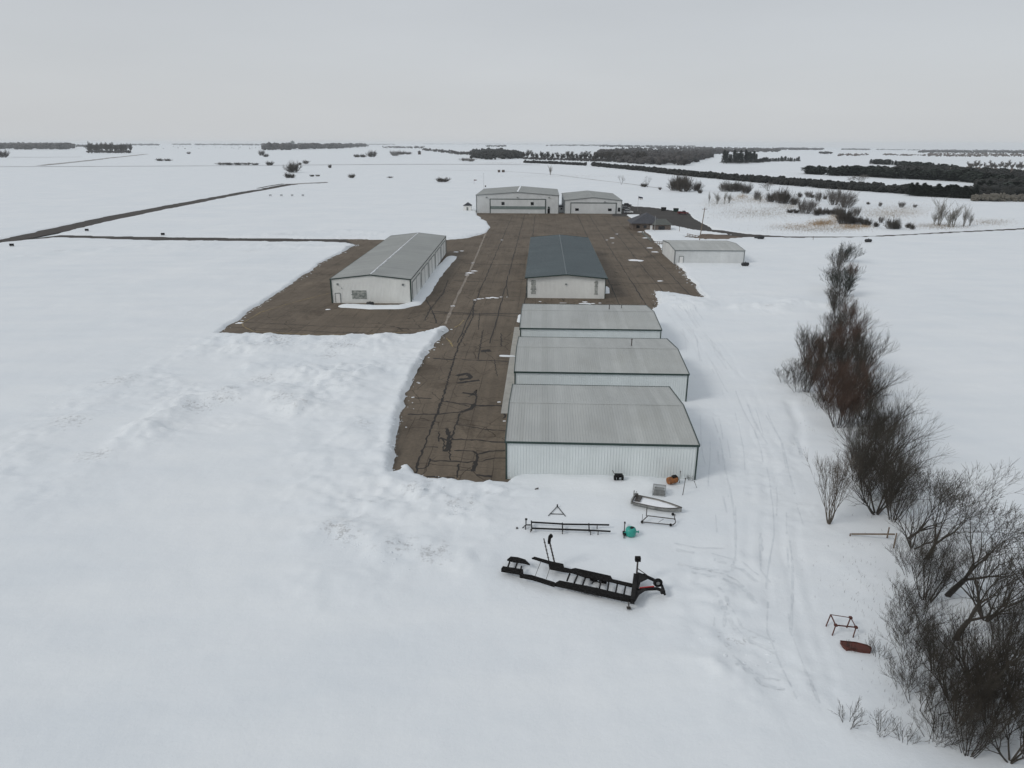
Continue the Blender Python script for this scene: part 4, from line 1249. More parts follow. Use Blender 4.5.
# square up the outline in real space: a centreline from stern to bow and a beam that narrows
st, bw = Z6(668, 152, zg), Z6(926, 208, zg)
ax = (bw - st); Lb = ax.length; ax.normalize(); sd_ = Vector((-ax.y, ax.x, 0))
secs = []
for k in range(13):
    t = k / 12
    hb_ = .78 * (1 - max(0, (t - .35) / .65) ** 2.2) + .015
    secs.append((st + ax * Lb * t, hb_, .12 * max(0, (t - .6) / .4) ** 2))
mb = MB(); vs = []
for c_, w_, up_ in secs:
    vs += [c_ + sd_ * w_ + Vector((0, 0, up_)), c_ + sd_ * w_ * .8 + Vector((0, 0, -.35)), c_ + Vector((0, 0, -.5 + up_)), c_ - sd_ * w_ * .8 + Vector((0, 0, -.35)), c_ - sd_ * w_ + Vector((0, 0, up_))]
fs = [(5 * i + j, 5 * i + 5 + j, 5 * i + 6 + j, 5 * i + 1 + j) for i in range(12) for j in range(4)] + [(0, 1, 2, 3, 4)]
mb.add(vs, fs); hull = mb.build('hull', M['alum'], B_, True)
mb = MB()
for s_ in (0, 4):
    for i in range(12): mb.tube(vs[5 * i + s_], vs[5 * i + 5 + s_], .045, .045, 6)
mb.tube(vs[0], vs[4], .05); mb.build('gunwale', M['steel'], B_, True)
mb = MB(); sv = []
for c_, w_, up_ in secs: sv += [c_ + sd_ * w_ * .88 + Vector((0, 0, -.10)), c_ + Vector((0, 0, -.02)), c_ - sd_ * w_ * .88 + Vector((0, 0, -.16))]
mb.add(sv, [(3 * i + j, 3 * i + 1 + j, 3 * i + 4 + j, 3 * i + 3 + j) for i in range(12) for j in range(2)]); mb.build('snow_fill', M['roofsnow'], B_, True, smooth=True)
mb = MB(); c_ = st + ax * .45; mb.box(c_ + Vector((0, 0, .04)), (.55, .9, .12), math.atan2(ax.y, ax.x)); mb.box(c_ + ax * .0 + Vector((-.1, 0.3, .25)), (.22, .22, .4)); mb.build('stern_seat', M['steel'], B_, True)
mb = MB(); c_ = st - ax * .05; mb.box(c_ + Vector((0, 0, -.05)), (.12, 1.5, .5), math.atan2(ax.y, ax.x)); mb.tube(c_ + Vector((.1, .45, .1)), c_ + Vector((.12, .45, .6)), .05); mb.tube(c_ + Vector((.3, .5, .1)), c_ + Vector((.35, .5, .5)), .03); mb.build('transom', M['alum'], B_, True)

# metal cradle beside the boat
p0 = W(658, 523); gz = p0.z
K_ = thing('boat_cradle', 'low steel cradle frame on the snow just below the boat', 'steel frame', p0)
zz = gz + .22
mb = MB(); mb.bar(Z6(712, 280, zz), Z6(878, 296, zz), .07); mb.build('side_rail', M['steel'], K_, True)
mb = MB(); mb.bar(Z6(740, 246, zz + .2), Z6(885, 264, zz + .2), .07); mb.build('side_rail', M['steel'], K_, True)
mb = MB(); mb.bar(Z6(708, 280, zz), Z6(742, 248, zz + .2), .07); mb.bar(Z6(878, 296, zz), Z6(892, 284, zz), .07); mb.bar(Z6(892, 284, zz), Z6(890, 262, zz + .2), .07); mb.build('end_rail', M['steel'], K_, True)
mb = MB(); mb.tube(Z6(735, 248, zz), Z6(735, 248, zz) + Vector((0, 0, 1.0)), .045); mb.tube(Z6(712, 276, zz), Z6(712, 276, zz) + Vector((0, 0, .75)), .02); mb.tube(Z6(886, 268, zz), Z6(886, 268, zz) + Vector((0, 0, .6)), .045); mb.build('post', M['steel'], K_, True)
mb = MB(); mb.tube(Z6(800, 282, zz), Z6(828, 264, zz + .2), .018); mb.build('brace', M['steel'], K_, True)
for a, b in ((712, 280), (866, 296), (878, 238)):
    mb = MB(); q = Z6(a, b, gz + .18); mb.lathe(q, [(0, -.07), (.12, -.07), (.14, 0), (.12, .07), (0, .07)], 14, 'y'); mb.build('wheel', M['rubber'], K_, True)

# teal tub and black bar
p0 = W(630.5, 535.5); gz = p0.z
C_ = thing('teal_tub', 'bright teal round plastic tub tipped on the snow', 'tub', p0)
mb = MB(); mb.lathe((0, 0, .02), [(0, 0), (.40, 0), (.47, .12), (.49, .55), (.42, .72), (.24, .80), (.2, .78), (0, .70)], 20); mb.build('tub_body', M['teal'], C_, smooth=True)
mb = MB(); mb.lathe((.12, .02, .74), [(0, .08), (.16, .09), (.2, .04), (.2, 0)], 14); mb.build('opening', M['black'], C_)
mb = MB(); mb.tube((.45, 0, .38), (.68, 0, .38), .07); mb.box((.7, 0, .38), (.06, .18, .18)); mb.tube((-.45, 0, .3), (-.62, 0, .3), .05); mb.build('spout', M['teal'], C_)
p0 = W(624.3, 531)
D_ = thing('steel_bar', 'short black steel bar standing in the snow immediately left of the teal tub', 'bar', p0)
q0, q1 = Z6(619, 284, gz + .4), Z6(614, 366, gz + .12)
mb = MB(); mb.tube(q0, q1, .05); mb.build('shaft', M['steel'], D_, True)
mb = MB(); mb.box(q0.lerp(q1, .7), (.24, .5, .2)); mb.box(q0, (.14, .16, .14)); mb.build('clamp', M['black'], D_, True)

# wire crate
p0 = W(659, 493.5)
E_ = thing('wire_crate', 'grey wire mesh crate on the snow between boat and hangar wall', 'crate', p0, -.25)
mb = MB()
for sx_ in (-.62, .62):
    for sy_ in (-.5, .5): mb.bar((sx_, sy_, -.1), (sx_, sy_, .75), .06)
for zz in (.04, .75):
    for s_ in (-1, 1): mb.bar((-.62, .5 * s_, zz), (.62, .5 * s_, zz), .05); mb.bar((.62 * s_, -.5, zz), (.62 * s_, .5, zz), .05)
mb.build('frame', M['galv'], E_)
mb = MB()
for k in range(1, 8):
    x_ = -.62 + 1.24 * k / 8
    for s_ in (-1, 1): mb.bar((x_, .5 * s_, 0), (x_, .5 * s_, .75), .02)
    mb.bar((x_, -.5, .76), (x_, .5, .76), .02)
for k in range(1, 6):
    y_ = -.5 + k / 6
    for s_ in (-1, 1): mb.bar((.62 * s_, y_, 0), (.62 * s_, y_, .75), .02)
    mb.bar((-.62, y_, .77), (.62, y_, .77), .02)
    z_ = .75 * k / 6
    for s_ in (-1, 1): mb.bar((-.62, .5 * s_, z_), (.62, .5 * s_, z_), .02)
mb.build('wire_mesh', M['galv'], E_)
mb = MB(); mb.box((0, 0, .28), (1.1, .88, .5), 0, .85); mb.build('contents', M['alum'], E_)

# rusty orange barrel
p0 = W(671.8, 484)
O_ = thing('rusty_barrel', 'orange brown rusty barrel against the right end of the near hangar wall', 'barrel', p0, .4)
mb = MB(); mb.lathe((0, 0, .45), [(0, -.5), (.36, -.5), (.39, -.2), (.37, 0), (.39, .2), (.36, .5), (0, .5)], 18, 'x'); mb.build('barrel_body', M['orange'], O_)
mb = MB(); mb.tube((.5, 0, .5), (.62, 0, .5), .3); mb.box((.15, -.1, .9), (.5, .3, .18)); mb.build('lid', M['black'], O_)
# leaning poles
for (a, b, hgt, rr, lb) in [((913, 70), (919, 8), 1.5, .035, 'short thin pole standing in the snow right beside the rusty barrel'), ((930, 136), (946, 46), 2.0, .04, 'longer thin pole leaning in the snow right of the wire crate'),
                            ((1012, 98), (994, 62), .7, .025, 'short bent stick poking from the snow at the corner of the near hangar')]:
    q0 = Z6(*a, W(510 + a[0] / 5.39, 470 + a[1] / 5.39).z)
    px, py = 510 + b[0] / 5.39, 470 + b[1] / 5.39
    d = CR @ np.array([(px - 512) / F, -(py - 384) / F, -1.0]); t = (q0.y + .3) / d[1]
    q1 = Vector((d[0] * t, q0.y + .3, CAM_H + d[2] * t))
    P = thing('leaning_pole', lb, 'pole', q0)
    mb = MB(); mb.tube(q0 - Vector((0, 0, .2)), q1, rr, rr * .8); mb.build('shaft', M['steel'], P, True)
    mb = MB(); mb.tube(q1 - Vector((0, 0, .08)), q1 + Vector((0, 0, .05)), rr * 1.7); mb.build('cap', M['steel'], P, True)
# small black cart at the wall
p0 = W(618.6, 479.5)
Q_ = thing('black_cart', 'small black wheeled cart pushed against the near hangar wall', 'cart', p0)
mb = MB(); mb.box((0, 0, .45), (.8, .45, .28)); mb.build('cart_body', M['black'], Q_)
for x_ in (-.42, -.1, .38):
    mb = MB(); mb.lathe((x_, -.12, .26), [(0, -.1), (.25, -.1), (.28, 0), (.25, .1), (0, .1)], 14, 'x'); mb.build('wheel', M['rubber'], Q_)
mb = MB(); mb.tube((-.4, 0, .5), (-.65, 0, .95), .03); mb.tube((-.65, -.2, .95), (-.65, .2, .95), .03); mb.build('handle', M['steel'], Q_)
# dark scrap in the snow
p0 = W(536.5, 489.5)
mb = MB(); mb.hexa([(p0.x - .2, p0.y - .06, p0.z - .05), (p0.x + .15, p0.y - .03, p0.z - .05), (p0.x + .22, p0.y + .07, p0.z - .05), (p0.x - .15, p0.y + .05, p0.z - .05), (p0.x - .18, p0.y - .05, p0.z + .06), (p0.x + .16, p0.y - .02, p0.z + .2), (p0.x + .2, p0.y + .06, p0.z + .22), (p0.x - .15, p0.y + .04, p0.z + .08)])
o = mb.build('steel_scrap', M['steel']); tag(o, 'small dark scrap of steel poking from the snow near the apron corner', 'scrap')

# red frame and red panel
def Z7(a, b, z): return Vector((*G(800 + a / 8.53, 590 + b / 8.53, z), z))
p0 = W(842, 632); gz = p0.z
F_ = thing('red_frame', 'rusty red open steel table frame standing in the snow near the trees', 'steel frame', p0)
zt = gz + .75
c0, c1, c2, c3 = Z7(262, 210, zt), Z7(432, 236, zt), Z7(478, 318, zt), Z7(305, 300, zt)
feet = [(216, 318), (396, 322), (450, 410), (270, 398)]
for a, b, w_ in ((c0, c1, .04), (c1, c2, .05), (c2, c3, .07), (c3, c0, .07)):
    mb = MB(); mb.bar(a, b, w_); mb.build('top_rail', M['rust'], F_, True)
for c_, f_ in zip((c0, c1, c2, c3), feet):
    q = Z7(*f_, gz); mb = MB(); mb.bar(c_, (q.x, q.y, gz - .1), .07); l_ = mb.build('leg', M['rust'], F_, True)
mb = MB()
for c_ in (c1, c2, c3): mb.box(c_, (.2, .2, .14))
mb.build('corner_bracket', M['rust'], F_, True)
p0 = W(856, 648); gz = p0.z
mb = MB()
pts = [(345, 432), (480, 446), (575, 470), (608, 490), (604, 520), (520, 512), (450, 496), (398, 500), (365, 470)]
P2 = [Z7(a, b, gz + .25) for a, b in pts][::-1]; n = len(P2)
G_ = thing('rusty_trough', 'rusty red flat steel trough lying in the snow below the red frame', 'trough', p0)
mb.add([(q.x, q.y, gz - .05) for q in P2] + [(q.x, q.y, gz + .22) for q in P2], [tuple(range(n, 2 * n))] + [(i, (i + 1) % n, n + (i + 1) % n, n + i) for i in range(n)])
mb.build('trough_body', M['redrust'], G_, True)
mb = MB(); mb.path([Vector((q.x, q.y, gz + .24)) for q in P2] + [Vector((P2[0].x, P2[0].y, gz + .24))], .04, 6); mb.build('rim', M['rust'], G_, True)

# fallen rail and posts at the tree row
a, b = W(851, 535.5), W(893, 543)
g_ = thing('broken_fence', 'broken grey wooden fence rail with posts at the edge of the bare trees', 'fence', a)
mb = MB(); mb.bar(a + Vector((0, 0, .15)), b + Vector((0, 0, .9)), .10, .12); mb.build('rail', M['wood'], g_, True)
for px, py in ((893.5, 548), (887, 538), (850, 536)):
    q = W(px, py); mb = MB(); mb.tube(q - Vector((0, 0, .2)), q + Vector((0, 0, 1.5 if px > 890 else (.25 if px < 860 else 1.1))), .07, .06); mb.build('post', M['wood'], g_, True)


tick('things')
# ------------------------------------------------------------------ trees
def seg_mesh(name, segs, mat, parent, sides=3):
    """many tapering limbs as one mesh; segs: (p, q, r0, r1)"""
    S = np.array([(*p, *q, a, b) for p, q, a, b in segs], float)
    p, q, r0, r1 = S[:, :3], S[:, 3:6], S[:, 6], S[:, 7]
    d = q - p; ln = np.linalg.norm(d, axis=1, keepdims=True) + 1e-9; d /= ln
    up = np.where(np.abs(d[:, 2:3]) > .9, np.array([[1., 0, 0]]), np.array([[0, 0, 1.]]))
    a = np.cross(d, up); a /= np.linalg.norm(a, axis=1, keepdims=True) + 1e-9
    b = np.cross(d, a)
    V = []
    for e, r in ((p, r0), (q, r1)):
        for i in range(sides):
            t = 2 * math.pi * i / sides
            V.append(e + a * (r * math.cos(t))[:, None] + b * (r * math.sin(t))[:, None])
    V = np.stack(V, 1)
    n = len(S); base = (np.arange(n) * 2 * sides)[:, None]
    fs = []
    for i in range(sides):
        j = (i + 1) % sides
        fs.append(base + np.array([[i, j, sides + j, sides + i]]))
    fs = np.stack(fs, 1).reshape(-1)
    return np_mesh(name, V.reshape(-1, 3), fs, 4, mat, parent)


def grow(rng, height, stems, spread, levels=5, twig=.010, bend=.22, kids=(3, 4), lean=(0, 0), r_base=.11, tmin=.22, up=.16, ang=(.3, .75), ratio=(.42, .72), cut=.4, base=None):
    trunk, crown = [], []

    def branch(p, d, length, r, lvl):
        if length < cut: lvl = levels
        nseg = 5 if lvl < 2 else (4 if lvl < 4 else 3)
        q = p; r_ = r
        tgt = trunk if lvl == 0 else crown
        pts = [(q, r_)]
        for i in range(nseg):
            d = (d + Vector((rng.gauss(0, bend * .45), rng.gauss(0, bend * .45), rng.gauss(0, bend * .3) + up * .35))).normalized()
            n = q + d * (length / nseg); rn = max(twig * .55, r_ * .80)
            tgt.append((q, n, r_, rn)); q, r_ = n, rn
            pts.append((q, r_))
        if lvl >= levels: return
        k = rng.randint(*kids) + (2 if lvl == 0 else 0)
        for i in range(k):
            t = tmin + (1 - tmin) * (i + rng.random()) / k
            j = min(int(t * nseg), nseg - 1); f = t * nseg - j
            bp_ = pts[j][0].lerp(pts[j + 1][0], min(f, 1)); br = pts[j + 1][1]
            ax_ = d.orthogonal().normalized(); ax_.rotate(Matrix.Rotation(rng.uniform(0, 2 * math.pi), 3, d)); an = rng.uniform(*ang)
            nd = (d * math.cos(an) + ax_ * math.sin(an)); nd.z += up; nd.normalize()
            branch(bp_, nd, length * rng.uniform(*ratio) * (1.15 - .35 * t), max(twig, br * rng.uniform(.42, .62)), lvl + 1)
    for s in range(stems):
        az = 2 * math.pi * s / stems + rng.uniform(-.5, .5); an = rng.uniform(.1, 1.0) * spread
        d = Vector((math.cos(az) * math.sin(an) + lean[0], math.sin(az) * math.sin(an) + lean[1], math.cos(an))).normalized()
        rr = .10 * (stems > 3) if base is None else base * math.sqrt(rng.random())
        b = Vector((math.cos(az) * rr, math.sin(az) * rr, -.3))
        if base is not None: trunk.append((Vector((0, 0, -.4)), b, r_base, r_base))     # buried root collar
        branch(b, d, height * rng.uniform(.55, .85), r_base * rng.uniform(.6, 1.1), 0)
    return trunk, crown


def fan(rng, height, stems, spread, levels=6, twig=.008, lean=(0, 0), r_base=.16, up=.05, split=(2, 3), ang=(.18, .5), trunk_len=.22, **_):
    """open crowned tree: limbs that fork again and again into straight fine twigs"""
    trunk, crown = [], []

    def branch(p, d, length, r, lvl):
        q = p
        n = 3 if lvl < 3 else 2
        for i in range(n):
            d = (d + Vector((rng.gauss(0, .06), rng.gauss(0, .06), rng.gauss(0, .05) + up * .3))).normalized()
            e = q + d * (length / n); re_ = max(twig * .6, r * .9)
            (trunk if lvl < 2 else crown).append((q, e, r, re_))
            if lvl >= 2 and lvl < levels:
                ax_ = d.orthogonal().normalized(); ax_.rotate(Matrix.Rotation(rng.uniform(0, 6.28), 3, d))
                sd_ = (d + ax_ * rng.uniform(.35, .8)).normalized(); sl = length * rng.uniform(.35, .7)
                crown.append((e, e + sd_ * sl, max(twig, re_ * .4), twig * .5))
            q, r = e, re_
        if lvl >= levels: return
        k = rng.randint(*split) + (lvl < 1)
        a0 = rng.uniform(0, 6.28)
        for i in range(k):
            ax_ = d.orthogonal().normalized(); ax_.rotate(Matrix.Rotation(a0 + 6.28 * i / k + rng.gauss(0, .3), 3, d)); an = rng.uniform(*ang)
            nd = (d * math.cos(an) + ax_ * math.sin(an)); nd.z += up; nd.normalize()
            branch(q, nd, length * rng.uniform(.68, .98), max(twig, r * rng.uniform(.58, .8)), lvl + 1)
    for s in range(stems):
        az = 2 * math.pi * s / stems + rng.uniform(-.4, .4); an = rng.uniform(.35, 1.0) * spread
        d = Vector((math.cos(az) * math.sin(an) + lean[0], math.sin(az) * math.sin(an) + lean[1], math.cos(an))).normalized()
        branch(Vector((0, 0, -.3)), d, height * trunk_len * rng.uniform(.8, 1.15), r_base, 0)
    return trunk, crown


PROTO = {}; CW = {}
def make_tree(key, seed, name, twigm='twig', fn=None, **kw):
    rng = random.Random(seed)
    P = bpy.data.objects.new(name, None)
    tr, cr = (fn or grow)(rng, **kw)
    hmax = max(s[1].z for s in tr + cr)
    k = kw['height'] / hmax
    f = lambda S: [(a * k, b * k, r * 1.0, q * 1.0) for a, b, r, q in S]
    a = seg_mesh('trunk', f(tr), M['bark'] if twigm not in ('twigg', 'twigp', 'twiglt') else M[twigm], P, 5); b = seg_mesh('crown', f(cr), M[twigm], P, 3)
    for o in (a, b): col.objects.unlink(o)
    PROTO[key] = (P, kw['height'], name)
    xs_ = sorted(abs(s[1].x) for s in f(cr)); CW[key] = 2 * xs_[int(len(xs_) * .95)]
    return P


def plant(key, loc, h, rz, label, cat, group=None, wscale=1.0):
    P, H0, name = PROTO[key]
    s = h / H0
    c = bpy.data.objects.new(name, None); col.objects.link(c)
    c.matrix_basis = Matrix.Translation(loc) @ Matrix.Rotation(rz, 4, 'Z') @ Matrix.Diagonal((s * wscale, s * wscale, s, 1))
    for ch in P.children:
        d = ch.copy(); col.objects.link(d); d.parent = c
    return tag(c, label, cat, group)


make_tree('bigA', 1, 'bare_tree', fn=fan, height=9.0, stems=3, spread=.6, levels=5, r_base=.12, ang=(.18, .5))
make_tree('bigB', 2, 'bare_tree', fn=fan, height=8.5, stems=6, spread=.7, levels=4, r_base=.09, ang=(.15, .45), trunk_len=.25)
make_tree('bigC', 3, 'bare_tree', height=8.0, stems=11, spread=.65, levels=3, r_base=.06, twig=.0085, kids=(5, 7), tmin=.12, up=.2, bend=.12, ratio=(.4, .65), cut=.4, base=.5)
make_tree('bigR', 4, 'bare_tree', 'twigr', height=7.5, stems=14, spread=.6, levels=3, r_base=.05, twig=.0085, kids=(5, 7), tmin=.15, up=.22, bend=.12, ratio=(.4, .62), cut=.4, base=.6)
make_tree('single', 5, 'bare_tree', fn=fan, height=10.0, stems=1, spread=.1, levels=7, r_base=.26, lean=(.45, .1), ang=(.22, .58), trunk_len=.21, twig=.009)
make_tree('singleB', 6, 'bare_tree', fn=fan, height=10.0, stems=1, spread=.4, levels=7, r_base=.2, lean=(.45, 0), ang=(.22, .6), trunk_len=.15, twig=.009)
make_tree('lite', 7, 'bare_tree', 'twiglt', fn=fan, height=7.0, stems=8, spread=.42, levels=4, r_base=.05, twig=.0075, ang=(.1, .32), trunk_len=.26, split=(2, 3), up=.08)
make_tree('bush', 8, 'bare_shrub', height=3.0, stems=10, spread=.9, levels=3, r_base=.028, twig=.008, kids=(3, 4), cut=.25, base=.6)
make_tree('bushS', 9, 'bare_shrub', height=1.6, stems=6, spread=1.1, levels=2, r_base=.022, twig=.009, kids=(2, 4), cut=.1)
make_tree('dense', 12, 'bare_shrub', 'twigm', height=4.0, stems=34, spread=1.0, levels=2, r_base=.05, twig=.020, kids=(6, 8), tmin=.05, up=.1, cut=.2, base=1.5)
make_tree('denseg', 13, 'bare_shrub', 'twigg', height=4.0, stems=22, spread=.85, levels=2, r_base=.05, twig=.020, kids=(5, 7), tmin=.05, up=.12, cut=.2, base=1.0)
make_tree('sap', 14, 'slender_sapling', 'twigp', height=6.0, stems=6, spread=.14, levels=2, r_base=.04, twig=.014, kids=(5, 6), bend=.07, ang=(.15, .35))
make_tree('bigG', 18, 'bare_tree', 'twigg', fn=fan, height=9.0, stems=4, spread=.7, levels=5, r_base=.14, ang=(.18, .5), twig=.016)
make_tree('fartree', 15, 'far_bare_tree', 'twig', height=14.0, stems=3, spread=.4, levels=3, r_base=.4, twig=.09, kids=(6, 8), cut=1)
make_tree('fartreeB', 16, 'far_bare_tree', 'twig', height=14.0, stems=2, spread=.22, levels=3, r_base=.5, twig=.09, kids=(7, 9), cut=1)
make_tree('fargrey', 17, 'far_bare_tree', 'twigg', height=12.0, stems=3, spread=.55, levels=3, r_base=.35, twig=.08, kids=(6, 8), cut=1)

# evergreens: whorls of drooping needle sprays on a trunk
def make_ever(key, seed, height, rad, name='evergreen_tree', round_=False, n=1500, sz=.5):
    rng = random.Random(seed)
    P = bpy.data.objects.new(name, None)
    vs, fs = [], []
    for i in range(n):
        t = rng.random() ** .8 if not round_ else rng.random()
        z = height * (.05 + .95 * t)
        prof = (1 - t) ** .85 if not round_ else math.sqrt(max(0, 1 - (2 * t - 1) ** 2)) * .9 + .1
        lobe = 1 + .25 * math.sin(t * 37) + .2 * math.sin(5 * t + seed)
        a = rng.uniform(0, 2 * math.pi)
        rr = rad * prof * lobe * rng.uniform(.35, 1.0) * (1 + .25 * math.sin(3 * a + seed + 5 * t))
        c = Vector((rr * math.cos(a), rr * math.sin(a), z))
        o = Vector((math.cos(a), math.sin(a), rng.uniform(-.5, .3))).normalized(); s_ = Vector((-math.sin(a), math.cos(a), rng.uniform(-.4, .4)))
        k = sz * rng.uniform(.6, 1.4)
        b = len(vs)
        vs += [c - o * k * .4, c + s_ * k * .38, c + o * k, c - s_ * k * .38]
        fs += [b, b + 1, b + 2, b + 3]
    a = seg_mesh('trunk', [(Vector((0, 0, -.3)), Vector((0, 0, height * .9)), rad * .09, rad * .02)], M['bark'], P, 6)
    b = np_mesh('crown', [tuple(v) for v in vs], fs, 4, M['ever'], P)
    for o in (a, b): col.objects.unlink(o)
    PROTO[key] = (P, height, name)


make_ever('spruce', 21, 12, 3.0, n=900, sz=1.3)
make_ever('spruceB', 22, 12, 3.6, n=900, sz=1.4)
make_tree('cedar', 23, 'cedar_shrub', 'cedart', height=5.0, stems=12, spread=.6, levels=3, r_base=.05, twig=.013, kids=(5, 6), tmin=.1, up=.12, cut=.3, base=1.0, ratio=(.35, .7))
make_ever('bigbush', 24, 8, 5.5, 'evergreen_tree', True, 900, 1.5)

rnd = random.Random(99)
